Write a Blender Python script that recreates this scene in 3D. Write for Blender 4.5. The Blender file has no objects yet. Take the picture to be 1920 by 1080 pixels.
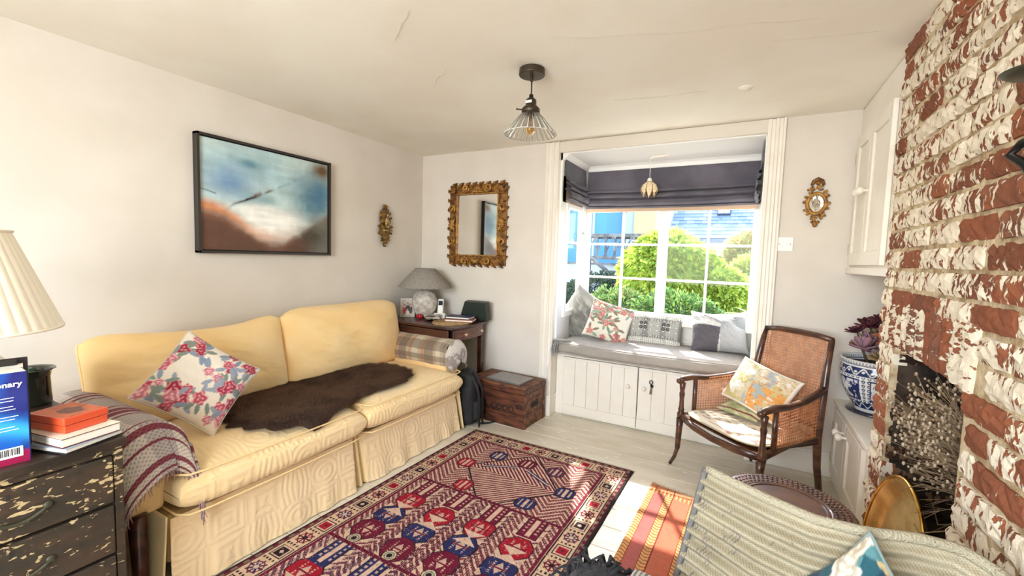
import bpy, math, random
import numpy as np
from mathutils import Vector, Matrix
C = bpy.context.scene.collection
random.seed(7); RNG = np.random.RandomState(7)
PI = math.pi
# ------------------------------------------------------------------ camera
cam = bpy.data.objects.new('camera', bpy.data.cameras.new('camera')); C.objects.link(cam)
cam.data.sensor_width = 36; cam.data.lens = 800.66/1920*36; cam.data.clip_start = .03
r_ = Vector((0.878701, 0.476391, 0.030579)); u_ = Vector((-0.061219, 0.048926, 0.996925)); f_ = Vector((-0.473430, 0.877871, -0.072155))
m_ = Matrix.Identity(4)
for i_ in range(3):
    m_[i_][0] = r_[i_]; m_[i_][1] = u_[i_]; m_[i_][2] = -f_[i_]; m_[i_][3] = (2.706487, -3.184238, 1.287186)[i_]
cam.matrix_world = m_
bpy.context.scene.camera = cam
# ------------------------------------------------------------------ world, sun, exposure
w = bpy.data.worlds.new('world'); bpy.context.scene.world = w; w.use_nodes = True
wt = w.node_tree; wt.nodes.clear()
sky = wt.nodes.new('ShaderNodeTexSky'); sky.sky_type = 'NISHITA'; sky.sun_disc = False
sky.sun_elevation = math.radians(39.2); sky.sun_rotation = math.radians(-24.5); sky.air_density = 1.0; sky.dust_density = 1.5
bg = wt.nodes.new('ShaderNodeBackground'); bg.inputs[1].default_value = .9
wo = wt.nodes.new('ShaderNodeOutputWorld'); wt.links.new(sky.outputs[0], bg.inputs[0]); wt.links.new(bg.outputs[0], wo.inputs[0])
sl = bpy.data.lights.new('sun', 'SUN'); sl.energy = 11; sl.angle = math.radians(.7); sl.color = (1, .95, .87)
so = bpy.data.objects.new('sun', sl); C.objects.link(so)
so.rotation_euler = Vector((-.318, .705, .632)).to_track_quat('Z', 'Y').to_euler()
def area(name, loc, target, sx, sy, power, col=(1, 1, 1)):
    l = bpy.data.lights.new(name, 'AREA'); l.shape = 'RECTANGLE'; l.size = sx; l.size_y = sy; l.energy = power; l.color = col
    o = bpy.data.objects.new(name, l); C.objects.link(o); o.location = loc
    o.rotation_euler = (Vector(loc)-Vector(target)).to_track_quat('Z', 'Y').to_euler(); return o
area('rear_fill', (2.0, -4.78, 1.40), (1.7, -2, 1.75), 1.8, 1.3, 88, (.97, .98, 1))  # added fill lamp behind the camera, brightens walls and ceiling
#area('daylight_bay_window', (2.1, .72, 1.3), (2.0, -1.5, .9), 1.3, .8, 30, (1, .98, .94))
vs = bpy.context.scene.view_settings
bpy.context.scene.display_settings.display_device = 'sRGB'
vs.view_transform = 'Standard'; vs.look = 'None'; vs.gamma = 1; vs.use_curve_mapping = False; vs.exposure = .63
cy = bpy.context.scene.cycles
cy.max_bounces = 8; cy.diffuse_bounces = 5; cy.transparent_max_bounces = 16; cy.sample_clamp_indirect = 6; cy.use_denoising = True; cy.caustics_reflective = False; cy.caustics_refractive = False

# ------------------------------------------------------------------ helpers: colour and noise
def S(r, g=None, b=None):
    if g is None: r, g, b = r
    return tuple(((c/255)/12.92 if c/255 <= .04045 else ((c/255+.055)/1.055)**2.4) for c in (r, g, b))
def vnoise(x, y, seed=0):
    t = np.random.RandomState(seed).rand(64, 64)
    xi = np.floor(x).astype(int); yi = np.floor(y).astype(int); fx = x-xi; fy = y-yi
    fx = fx*fx*(3-2*fx); fy = fy*fy*(3-2*fy)
    a = t[yi % 64, xi % 64]; b = t[yi % 64, (xi+1) % 64]; c = t[(yi+1) % 64, xi % 64]; d = t[(yi+1) % 64, (xi+1) % 64]
    return (a*(1-fx)+b*fx)*(1-fy)+(c*(1-fx)+d*fx)*fy
def fbm(x, y, seed=0, o=4):
    s = 0; a = .5
    for k in range(o): s = s+a*(vnoise(x*2**k, y*2**k, seed+k)-.5)*2; a *= .5
    return s
def mixc(c, col, m):
    m = np.clip(m, 0, 1)[..., None]; return c*(1-m)+np.array(col)*m
def full(U, col): return np.ones(U.shape+(3,))*np.array(col)

# ------------------------------------------------------------------ materials
MATS = {}
def mat(name, col, rough=.6, metal=0, var=None, vs_=8, vstretch=(1, 1, 1), bump=0, bscale=60, spec=.5, sheen=0, trans=0, attr=False, sub=0, emit=0, coat=0, vlo=.42, vhi=.6, detail=6):
    if name in MATS: return MATS[name]
    m = bpy.data.materials.new(name); m.use_nodes = True; MATS[name] = m
    n = m.node_tree; b = n.nodes['Principled BSDF']; L = n.links
    b.inputs['Base Color'].default_value = (*col, 1); b.inputs['Roughness'].default_value = rough; b.inputs['Metallic'].default_value = metal
    b.inputs['Specular IOR Level'].default_value = spec; b.inputs['Sheen Weight'].default_value = sheen; b.inputs['Transmission Weight'].default_value = trans
    b.inputs['Coat Weight'].default_value = coat
    tc = n.nodes.new('ShaderNodeTexCoord')
    src = None
    if attr:
        a = n.nodes.new('ShaderNodeVertexColor'); a.layer_name = 'Col'; L.new(a.outputs[0], b.inputs['Base Color']); src = a.outputs[0]
    if var:
        mp = n.nodes.new('ShaderNodeMapping'); mp.inputs['Scale'].default_value = vstretch; L.new(tc.outputs['Object'], mp.inputs[0])
        nz = n.nodes.new('ShaderNodeTexNoise'); nz.inputs['Scale'].default_value = vs_; nz.inputs['Detail'].default_value = detail; L.new(mp.outputs[0], nz.inputs['Vector'])
        rp = n.nodes.new('ShaderNodeMapRange'); rp.inputs[1].default_value = vlo; rp.inputs[2].default_value = vhi; L.new(nz.outputs[0], rp.inputs[0])
        mx = n.nodes.new('ShaderNodeMix'); mx.data_type = 'RGBA'; L.new(rp.outputs[0], mx.inputs[0])
        mx.inputs[6].default_value = (*col, 1); mx.inputs[7].default_value = (*var, 1)
        if src: L.new(src, mx.inputs[6])
        L.new(mx.outputs[2], b.inputs['Base Color'])
    if bump:
        nb = n.nodes.new('ShaderNodeTexNoise'); nb.inputs['Scale'].default_value = bscale; nb.inputs['Detail'].default_value = 5; L.new(tc.outputs['Object'], nb.inputs['Vector'])
        bp = n.nodes.new('ShaderNodeBump'); bp.inputs['Strength'].default_value = bump; bp.inputs['Distance'].default_value = .01
        L.new(nb.outputs[0], bp.inputs['Height']); L.new(bp.outputs[0], b.inputs['Normal'])
    if sub: b.inputs['Subsurface Weight'].default_value = sub; b.inputs['Subsurface Radius'].default_value = (.02, .015, .01)
    if emit: b.inputs['Emission Color'].default_value = (*col, 1); b.inputs['Emission Strength'].default_value = emit
    return m
def glass_mat(name, tint=(1, 1, 1), gloss=.003, rough=.0, top=.06):
    m = bpy.data.materials.new(name); m.use_nodes = True; n = m.node_tree; n.nodes.clear(); L = n.links
    o = n.nodes.new('ShaderNodeOutputMaterial'); t = n.nodes.new('ShaderNodeBsdfTransparent'); t.inputs[0].default_value = (*tint, 1)
    g = n.nodes.new('ShaderNodeBsdfGlossy'); g.inputs['Roughness'].default_value = rough; x = n.nodes.new('ShaderNodeMixShader')
    f = n.nodes.new('ShaderNodeLayerWeight'); f.inputs[0].default_value = .3; mr = n.nodes.new('ShaderNodeMapRange'); mr.inputs[3].default_value = gloss; mr.inputs[4].default_value = top
    L.new(f.outputs['Fresnel'], mr.inputs[0]); L.new(mr.outputs[0], x.inputs[0]); L.new(t.outputs[0], x.inputs[1]); L.new(g.outputs[0], x.inputs[2]); L.new(x.outputs[0], o.inputs[0])
    return m
WALL = mat('wall_paint', S(222, 215, 205), .85, var=S(216, 209, 198), vs_=2.5, bump=.12, bscale=9)
CEIL = mat('ceiling_paint', S(242, 238, 226), .85, var=S(238, 232, 218), vs_=2, bump=.35, bscale=5)
WHITE = mat('white_gloss_paint', S(238, 233, 222), .42, var=S(234, 228, 216), vs_=5, bump=.03, bscale=20)
WHITE2 = mat('window_paint', S(245, 244, 240), .4)
FLOORP = mat('painted_boards', S(222, 214, 196), .33, var=S(212, 203, 182), vs_=4, vstretch=(1, 2.5, 1), bump=.06, bscale=30, spec=.5)
CHIP = mat('chipped_paint', S(232, 226, 210), .6)
DARKGAP = mat('dark_gap', S(42, 36, 30), .9)
OAKD = mat('dark_mahogany', S(74, 38, 26), .32, var=S(46, 22, 16), vs_=5, vstretch=(1, 6, 6), bump=.04, bscale=50, coat=.2)
WALNUT = mat('walnut_frame', S(92, 58, 38), .33, var=S(58, 33, 22), vs_=9, vstretch=(1, 1, 3), bump=.03, coat=.3)
BLACKF = mat('black_frame', S(44, 38, 32), .45)
IRON = mat('black_iron', S(28, 27, 25), .45, metal=.6, bump=.1)
BRONZE = mat('dark_bronze', S(76, 66, 54), .4, metal=.7)
CHROME = mat('chrome', S(190, 188, 182), .15, metal=1)
BRASS = mat('brass', S(214, 172, 84), .24, metal=1, var=S(176, 128, 52), vs_=20, bump=.08, bscale=40)
BRASSP = mat('brass_tarnished', S(205, 180, 120), .38, metal=.75, var=S(176, 146, 88), vs_=12, bump=.05, bscale=25)
GILT = mat('carved_gilt', S(150, 104, 42), .5, metal=.25, var=S(92, 58, 30), vs_=25, bump=.3, bscale=70)
GILT2 = mat('old_gilt', S(150, 116, 58), .4, metal=.5, var=S(86, 62, 36), vs_=40, bump=.3, bscale=90)
CANE = mat('cane', S(214, 146, 98), .5, var=S(192, 120, 76), vs_=30)
SOFA = mat('sofa_cotton', S(236, 208, 146), .85, sheen=.2, bump=.15, bscale=180, attr=True)
CLOTH = mat('printed_cloth', S(255, 255, 255), .9, sheen=.1, bump=.2, bscale=220, attr=True)
PLAIN = mat('painted_surface', S(255, 255, 255), .55, attr=True, bump=.05)
GLOSSC = mat('glazed_ceramic', S(255, 255, 255), .12, attr=True)
CANVAS = mat('canvas', S(255, 255, 255), .6, attr=True, bump=.15, bscale=120)
CARPET = mat('wool_pile', S(255, 255, 255), .95, attr=True, bump=.5, bscale=400, spec=.1)
LEAF = mat('leaf', S(255, 255, 255), .6, attr=True)
MIRROR = mat('mirror_glass', (.92, .92, .9), .02, metal=1)
GLASS = glass_mat('window_glass')
SHADEG = glass_mat('lamp_glass', (.97, .97, .95), .12, .05, .6)
PAPER = mat('paper', S(236, 230, 216), .8)
BLACKC = mat('black_nylon', S(22, 22, 24), .7, bump=.2, bscale=150)
GREYSHADE = mat('grey_linen', S(150, 143, 134), .9, var=S(128, 122, 114), vs_=60, vstretch=(1, 1, 4), bump=.2, bscale=200)
STONEW = mat('stone_ceramic', S(214, 206, 196), .7, var=S(176, 166, 154), vs_=22, bump=.25, bscale=30)

# ------------------------------------------------------------------ mesh builder
class MB:
    def __init__(s): s.v = []; s.f = []; s.c = None
    def add(s, vs_, fs):
        k = len(s.v); s.v += [tuple(p) for p in vs_]; s.f += [tuple(i+k for i in q) for q in fs]; return s
    def box(s, x0, x1, y0, y1, z0, z1):
        return s.add([(x0, y0, z0), (x1, y0, z0), (x1, y1, z0), (x0, y1, z0), (x0, y0, z1), (x1, y0, z1), (x1, y1, z1), (x0, y1, z1)],
                     [(0, 3, 2, 1), (4, 5, 6, 7), (0, 1, 5, 4), (1, 2, 6, 5), (2, 3, 7, 6), (3, 0, 4, 7)])
    def prism(s, poly, a0, a1, axis=2):
        n = len(poly); P = []
        for a in (a0, a1):
            for p in poly:
                q = list(p); q.insert(axis, a); P.append(q)
        return s.add(P, [tuple(range(n))[::-1], tuple(range(n, 2*n))]+[(i, (i+1) % n, n+(i+1) % n, n+i) for i in range(n)])
    def tube(s, pts, rad, n=8, closed=False, cap=True, flat=1):
        pts = [Vector(p) for p in pts]; N = len(pts)
        if not hasattr(rad, '__len__'): rad = [rad]*N
        V = []; up = None
        for i, p in enumerate(pts):
            a = pts[(i-1) % N] if closed or i > 0 else p; b = pts[(i+1) % N] if closed or i < N-1 else p
            t = (b-a).normalized() if (b-a).length > 1e-9 else Vector((0, 0, 1))
            if up is None: up = Vector((0, 0, 1)) if abs(t.z) < .9 else Vector((1, 0, 0))
            x = t.cross(up)
            if x.length < 1e-6: x = t.cross(Vector((0, 1, 0)))
            x.normalize(); y = x.cross(t).normalized(); up = y
            for k in range(n):
                an = 2*PI*k/n; V.append(p+(x*math.cos(an)+y*math.sin(an)*flat)*rad[i])
        F = []
        for i in range(N if closed else N-1):
            for k in range(n):
                j = (i+1) % N; F.append((i*n+k, i*n+(k+1) % n, j*n+(k+1) % n, j*n+k))
        if cap and not closed: F += [tuple(range(n))[::-1], tuple(range((N-1)*n, N*n))]
        return s.add(V, F)
    def lathe(s, prof, n=32, c=(0, 0, 0), rib=None):
        V = []
        for j, (r, z) in enumerate(prof):
            for k in range(n):
                a = 2*PI*k/n; q = max(r, 1e-4)*(1+(rib(a, z) if rib else 0)); V.append((c[0]+q*math.cos(a), c[1]+q*math.sin(a), c[2]+z))
        F = [(j*n+k, j*n+(k+1) % n, (j+1)*n+(k+1) % n, (j+1)*n+k) for j in range(len(prof)-1) for k in range(n)]
        return s.add(V, F)
    def ball(s, c, r, n=10, sc=(1, 1, 1)):
        V = []; F = []; h = n//2+1
        for j in range(h+1):
            t = PI*j/h
            for k in range(n): a = 2*PI*k/n; V.append((c[0]+r*sc[0]*math.sin(t)*math.cos(a), c[1]+r*sc[1]*math.sin(t)*math.sin(a), c[2]+r*sc[2]*math.cos(t)))
        for j in range(h):
            for k in range(n): F.append((j*n+k, (j+1)*n+k, (j+1)*n+(k+1) % n, j*n+(k+1) % n))
        return s.add(V, F)
    def build(s, name, m, parent=None, smooth=False, bevel=0, seg=2, solid=0, sub=0, loc=None, rot=None, weld=False):
        me = bpy.data.meshes.new(name); me.from_pydata(s.v, [], s.f); me.update()
        if s.c is not None: setcol(me, s.c)
        if weld:
            import bmesh
            bm = bmesh.new(); bm.from_mesh(me); bmesh.ops.remove_doubles(bm, verts=bm.verts, dist=1e-5); bm.to_mesh(me); bm.free()
        return link(name, me, m, parent, smooth, bevel, seg, solid, sub, loc, rot)
def setcol(me, c):
    a = me.color_attributes.new('Col', 'FLOAT_COLOR', 'POINT')
    c = np.asarray(c).reshape(-1, 3); d = np.ones((len(c), 4)); d[:, :3] = c; a.data.foreach_set('color', d.ravel())
def link(name, me, m, parent=None, smooth=False, bevel=0, seg=2, solid=0, sub=0, loc=None, rot=None):
    o = bpy.data.objects.new(name, me); C.objects.link(o)
    if m and not me.materials: me.materials.append(m)
    if smooth: me.polygons.foreach_set('use_smooth', [True]*len(me.polygons))
    if bevel:
        b = o.modifiers.new('b', 'BEVEL'); b.width = bevel; b.segments = seg; b.limit_method = 'ANGLE'; b.angle_limit = .7
    if solid: b = o.modifiers.new('s', 'SOLIDIFY'); b.thickness = solid; b.offset = 0
    if sub: b = o.modifiers.new('u', 'SUBSURF'); b.levels = sub; b.render_levels = sub
    if parent: o.parent = parent
    if loc: o.location = loc
    if rot: o.rotation_euler = rot
    return o
def gridmesh(nu, nv, pos, col=None, wrapu=False):
    """vectorised grid: pos(U,V) -> (X,Y,Z), col(U,V) -> rgb"""
    u = np.linspace(0, 1, nu, endpoint=not wrapu); v = np.linspace(0, 1, nv); U, V = np.meshgrid(u, v)
    P = np.stack(np.broadcast_arrays(*pos(U, V)), -1).reshape(-1, 3)
    i = np.arange(nu*nv).reshape(nv, nu)
    j = np.roll(i, -1, 1) if wrapu else i[:, 1:]
    a = i if wrapu else i[:, :-1]
    F = np.stack([a[:-1], j[:-1], j[1:], a[1:]], -1).reshape(-1, 4)
    me = bpy.data.meshes.new('grid'); me.vertices.add(len(P)); me.vertices.foreach_set('co', P.ravel())
    me.loops.add(F.size); me.loops.foreach_set('vertex_index', F.ravel()); me.polygons.add(len(F)); me.polygons.foreach_set('loop_start', np.arange(0, F.size, 4))
    me.update(calc_edges=True); me.validate()
    if col is not None: setcol(me, col(U, V))
    return me
def tag(o, label=None, cat=None, group=None, kind=None):
    if label: o['label'] = label
    if cat: o['category'] = cat
    if group: o['group'] = group
    if kind: o['kind'] = kind
    return o
def thing(name, label, cat, loc=(0, 0, 0), rz=0, group=None):
    o = bpy.data.objects.new(name, None); C.objects.link(o); o.location = loc; o.rotation_euler = (0, 0, rz); o.empty_display_size = .1
    return tag(o, label, cat, group)
def struct(name, loc=(0, 0, 0)):
    o = bpy.data.objects.new(name, None); C.objects.link(o); o.location = loc; o['kind'] = 'structure'; return o
def pose(o, loc, xa, ya):
    xa = Vector(xa).normalized(); ya = Vector(ya); ya = (ya-xa*ya.dot(xa)).normalized(); za = xa.cross(ya)
    m = Matrix.Identity(4)
    for i in range(3): m[i][0] = xa[i]; m[i][1] = ya[i]; m[i][2] = za[i]; m[i][3] = loc[i]
    o.matrix_world = m; return o
def pillowmesh(wd, ht, th, col, n=60, wr=.006, seed=0, pinch=.07, sag=0):
    def P(U, V):
        side = np.where(U < .5, 1., -1.); uu = np.where(U < .5, U*4-1, 3-U*4); vv = V*2-1   # front then back
        t = np.clip((1-np.abs(uu)**2.4)*(1-np.abs(vv)**2.4), 0, 1)**.5
        x = wd/2*uu*(1-pinch*(1-vv**2)); y = ht/2*vv*(1-pinch*(1-uu**2))
        z = side*(th/2*t)+wr*fbm(uu*3+5, vv*3+5, seed)*t*side+wr*.8*fbm((uu+vv)*5+9, (uu-vv)*1.5+9, seed+3)*t*side
        y = y-sag*(1-uu**2)*(vv > 0)*vv
        return x, y, z
    def Cc(U, V): return col(np.where(U < .5, U*4-1, 3-U*4), V*2-1)
    me = gridmesh(2*n, n, P, Cc, wrapu=True)
    return me
def cushion(name, label, loc, xa, ya, wd, ht, th, col, seed=0, m=None, pinch=.07, group=None, cat='cushion', wr=.006, piping=None, sag=0, n=60):
    o = link(name, pillowmesh(wd, ht, th, col, n, wr, seed, pinch, sag), m or CLOTH, smooth=True)
    pose(o, loc, xa, ya); tag(o, label, cat, group)
    if piping:
        pts = []
        for t in np.linspace(0, 4, 80, endpoint=False):
            k = int(t); q = (t-k)*2-1; uu, vv = [(q, -1), (1, q), (-q, 1), (-1, -q)][k]
            pts.append((wd/2*uu*(1-pinch*(1-vv**2)), ht/2*vv*(1-pinch*(1-uu**2))-(sag*(1-uu**2)*vv if vv > 0 else 0), 0))
        MB().tube(pts, .0035, 6, closed=True).build('piping', piping, o, smooth=True)
    return o
# ---- pattern painters (cloth print, in metres or -1..1 cushion space)
def floral(base, flowers, leaves, n, r, seed, asp=1.0, bgn=.04):
    def f(u, v):
        R = np.random.RandomState(seed); c = full(u, base); c = c*(1+bgn*fbm(u*6, v*6, seed)[..., None])
        pts = [(R.uniform(-1, 1), R.uniform(-1, 1)) for _ in range(n)]
        for k, (x, y) in enumerate(pts):
            for q in range(3):
                a = R.uniform(0, 2*PI); lx, ly = x+r*1.5*math.cos(a), y+r*1.5*math.sin(a)
                du, dv = (u-lx)*asp, v-ly; ca, sa = math.cos(a), math.sin(a)
                e = ((du*ca+dv*sa)/(r*.9))**2+((dv*ca-du*sa)/(r*.34))**2
                c = mixc(c, leaves[R.randint(len(leaves))], (1-e)*5)
            du, dv = (u-x)*asp, v-y; d = np.hypot(du, dv); an = np.arctan2(dv, du); rr = r*R.uniform(.55, 1.15)
            edge = rr*(1+.14*np.cos(5*an+k)+.06*np.cos(9*an)); fc = np.array(flowers[R.randint(len(flowers))])
            sh = .75+.35*np.sin(d/rr*9+2*np.sin(an*3+k)); cc = fc*(1-(.35*(sh[..., None] < .75)))+(1-fc)*(.30*(sh[..., None] > 1.0))
            m = np.clip((edge-d)/(rr*.12), 0, 1)[..., None]; c = c*(1-m)+cc*m
        return np.clip(c, 0, 1)
    return f
def bands(t, specs, base):
    """specs: list of (centre, halfwidth, colour, alpha)"""
    c = full(t, base)
    for a, h, col, al in specs: c = mixc(c, col, al*(np.abs(t-a) < h))
    return c

# ================================================================== THE ROOM
H = 2.2; W = 3.257; WB = 3.23; YF = -4.6
# floor boards run across the room
fl = struct('floor'); MB().box(-.1, 3.8, YF-.1, .1, -.06, -.022).build('floor_base', DARKGAP, fl)
PL = {}
for k in range(30):
    y1 = -.005-.162*k+.095; rr = random.Random(k)
    cuts = [0, rr.uniform(1.0, 2.4), 3.62] if k % 3 == 1 else [0, 3.62]
    for a, b in zip(cuts, cuts[1:]):
        o = MB().box(a+.0015, b-.0015, y1-.1585, y1, -.022, random.Random(k*3+a).uniform(-.0012, 0)).build('plank', FLOORP, fl, bevel=.0025, seg=1)
mb = MB(); rr = random.Random(3)
for k in range(70):                                   # flakes of filler / lifted paint on the boards
    x, y = rr.uniform(1.3, 3.1), rr.uniform(-.75, -.02); r = rr.uniform(.004, .016)
    poly = [(x+r*rr.uniform(.6, 1.6)*math.cos(a), y+r*rr.uniform(.3, .7)*math.sin(a)) for a in np.linspace(0, 2*PI, 7)[:-1]]
    mb.prism(poly, -.0015, .0007)
tag(mb.build('paint_flakes', CHIP, fl), kind='stuff')
# ceiling: plaster, gently uneven
def cz_(U, V):
    x = -.1+U*3.9; y = YF-.1+V*(.1-YF+.02); return x, y, H+.006*fbm(x*1.3, y*1.3, 4)+.0
ce = struct('ceiling'); link('plaster', gridmesh(90, 110, cz_), CEIL, ce, smooth=True)
MB().box(-.1, 3.8, YF-.1, .02, H+.03, H+.1).build('ceiling_core', CEIL, ce)
mb = MB(); rr = random.Random(8)
CRK = mat('ceiling_crack', S(196, 188, 172), .9)
def crack(pts):
    p2 = []
    for (a, b), (c, d) in zip(pts, pts[1:]):
        for t in np.linspace(0, 1, 7)[:-1]: p2.append((a+(c-a)*t+rr.uniform(-.008, .008), b+(d-b)*t+rr.uniform(-.012, .012), 2.1995))
    mb.tube(p2, [rr.uniform(.0002, .0011) for _ in p2], 4)
crack([(.75, -1.05), (1.2, -1.32), (1.45, -1.5)]); crack([(1.3, -1.75), (1.6, -1.95)]); crack([(1.95, -1.5), (2.4, -1.33), (3.0, -1.2)]); crack([(2.0, -.7), (2.6, -.62)]); crack([(.5, -1.6), (.9, -1.72)])
crack([(2.75, -1.1), (3.2, -.98)]); crack([(2.2, -1.9), (2.45, -1.8)])
mb.build('crack', CRK, ce)
MB().box(-.12, 0, YF-.1, .1, -.05, H+.1).build('wall_left', WALL)['kind'] = 'structure'
# back wall with the opening to the bay
X0, X1, BZ = 1.385, 2.788, 2.118       # opening
wb = MB().box(-.1, 1.27, 0, .12, -.05, H+.1).box(2.885, 3.8, 0, .12, -.05, H+.1).box(1.27, 2.885, .02, .12, BZ+.0, H+.1)
wb.build('wall_back', WALL)['kind'] = 'structure'
MB().box(1.38, 2.79, -.012, .02, BZ, H).build('trim_3', mat('beam_paint', S(220, 213, 200), .6, bump=.1, bscale=12), bevel=.003)['kind'] = 'structure'
for nm, a, b, t in (('trim_1', 1.27, 1.385, 0), ('trim_2', 2.788, 2.886, 1)):      # moulded casings
    s = struct(nm); d = b-a; q = lambda f: a+d*f
    prof = [(a, .12), (a, -.018), (q(.2), -.022), (q(.24), -.012), (q(.42), -.012), (q(.47), -.024), (q(.62), -.026), (q(.67), -.014), (q(.82), -.016), (q(.88), -.03), (b, -.03), (b, .12)]
    MB().prism(prof, .17, H-.002).build('moulding', WHITE, s, bevel=.0015, seg=1)
    MB().box(a-.004, b+.004, -.034, .1, 0, .17).build('plinth_block', WHITE, s, bevel=.004)
# baseboards
for nm, b in (('baseboard_back', (0, 1.265, -.016, 0)), ('baseboard_back.001', (2.9, 3.257, -.016, 0))):
    o = MB().box(*b, 0, .13).box(b[0], b[1], -.012, 0, .13, .145).build(nm, WHITE, bevel=.004); o['kind'] = 'structure'
o = MB().box(0, .016, YF, 0, 0, .13).box(0, .011, YF, 0, .13, .145).build('baseboard_left', WHITE, bevel=.004); o['kind'] = 'structure'
# front wall (behind the camera) with an unseen opening added for the fill lamp, right side walls
MB().box(-.1, 1.1, YF-.1, YF, -.05, H+.1).box(2.9, 3.8, YF-.1, YF, -.05, H+.1).box(1.1, 2.9, YF-.1, YF, -.05, .85).box(1.1, 2.9, YF-.1, YF, 2.0, H+.1).build('wall_front', WALL)['kind'] = 'structure'
MB().box(3.6, 3.75, YF-.1, .1, -.05, H+.1).build('wall_right', WALL)['kind'] = 'structure'
# ------------------------------------------------------------------ the bay
BY = .57
bay = struct('wall_bay')
MB().box(1.25, 2.95, BY-.02, BY+.12, -.05, .80).box(1.25, 1.395, .12, BY+.1, -.05, .80).box(2.80, 2.95, .12, BY+.1, -.05, .80).box(1.25, 2.95, BY+.04, BY+.12, 1.74, 2.3).box(1.25, 1.385, .12, BY+.1, 1.74, 2.3).box(2.81, 2.95, .12, BY+.1, 1.74, 2.3).build('bay_masonry', WHITE2, bay)
MB().box(1.38, 1.40, .02, .12, .5, BZ).box(2.784, 2.80, .02, .12, .5, BZ).build('reveal', WHITE2, bay)
o = MB().box(1.2, 2.98, .02, BY+.12, 2.11, 2.2).build('ceiling_bay', WHITE2); o['kind'] = 'structure'
o = MB().prism([(BY+.04, 2.06), (BY+.04, 2.11), (BY-.04, 2.11), (BY-.02, 2.09), (BY+.0, 2.075)], 1.39, 2.8, 0).prism([(1.385, 2.06), (1.385, 2.11), (1.455, 2.11), (1.43, 2.085)], .02, BY, 1).build('trim_4', WHITE2); o['kind'] = 'structure'
o = MB().box(1.39, 2.8, .44, BY-.02, .77, .80).box(1.39, 2.8, .53, BY-.02, .6, .77).box(1.40, 2.79, .515, .53, .74, .76).box(1.40, 2.79, .515, .53, .63, .66).build('trim_5', WHITE, bevel=.004); o['kind'] = 'structure'
def sash(nm, ax, a, b, z0, z1, at, cols, rails, st=.035, hinge=None):
    """window leaf in the plane at; ax 0 = spans x (front), 1 = spans y (side)"""
    s = struct(nm)
    def bx(m, p, q, zz0, zz1, t0, t1):
        return m.box(p, q, at+t0, at+t1, zz0, zz1) if ax == 0 else m.box(at+t0, at+t1, p, q, zz0, zz1)
    m = MB(); bx(m, a, a+st, z0, z1, 0, .04); bx(m, b-st, b, z0, z1, 0, .04); bx(m, a+st, b-st, z0, z0+.05, 0, .04); bx(m, a+st, b-st, z1-.035, z1, 0, .04)
    m.build('window_frame', WHITE2, s, bevel=.003)
    xs = [a+st+(b-a-2*st)*k/cols for k in range(cols+1)]; zs = [z0+.05]+list(rails)+[z1-.035]
    for x in xs[1:-1]: bx(MB(), x-.009, x+.009, z0+.05, z1-.035, .004, .036).build('glazing_bar', WHITE2, s, bevel=.003) if 0 else None
    for x in xs[1:-1]:
        m = MB(); bx(m, x-.009, x+.009, z0+.05, z1-.035, .004, .036); m.build('glazing_bar', WHITE2, s, bevel=.003)
    for z in rails:
        m = MB(); bx(m, a+st, b-st, z-.009, z+.009, .003, .037); m.build('glazing_bar', WHITE2, s, bevel=.003)
    for i in range(cols):
        for j in range(len(zs)-1):
            m = MB(); bx(m, xs[i]+.002, xs[i+1]-.002, zs[j]+.002, zs[j+1]-.002, .018, .021); m.build('pane', GLASS, s)
    return s
R1, R2 = 1.427, 1.134
sash('window_1', 0, 1.43, 2.095, .80, 1.745, BY, 2, (R2, R1))
sash('window_2', 0, 2.1, 2.79, .80, 1.745, BY, 2, (R2, R1), .038)
sash('window_3', 1, .13, .53, .80, 1.745, 1.375, 1, (R2, R1), .04)
sash('window_4', 1, .13, .53, .80, 1.745, 2.79, 1, (R2, R1), .04)
o = MB().box(1.375, 1.43, .53, .63, .79, 1.76).box(1.39, 1.425, .50, .53, .79, 1.76).box(2.79, 2.85, .53, .63, .79, 1.76).box(2.09, 2.103, BY-.012, BY+.01, .80, 1.745).box(1.39, 2.8, .55, BY+.03, .765, .802).build('trim_6', WHITE2, bevel=.004); o['kind'] = 'structure'
hg = thing('casement_fastener', 'small metal casement fastener on the narrow left side window of the bay', 'fastener', (1.418, .50, 1.52))
MB().box(0, .006, -.012, .012, -.06, .02).build('backplate', CHROME, hg, bevel=.002)
MB().tube([(.006, 0, 0), (.022, 0, .004), (.026, -.012, -.03), (.02, -.006, -.062), (.024, .004, -.075)], [.006, .006, .005, .004, .006], 8).build('handle', CHROME, hg, smooth=True)
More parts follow.
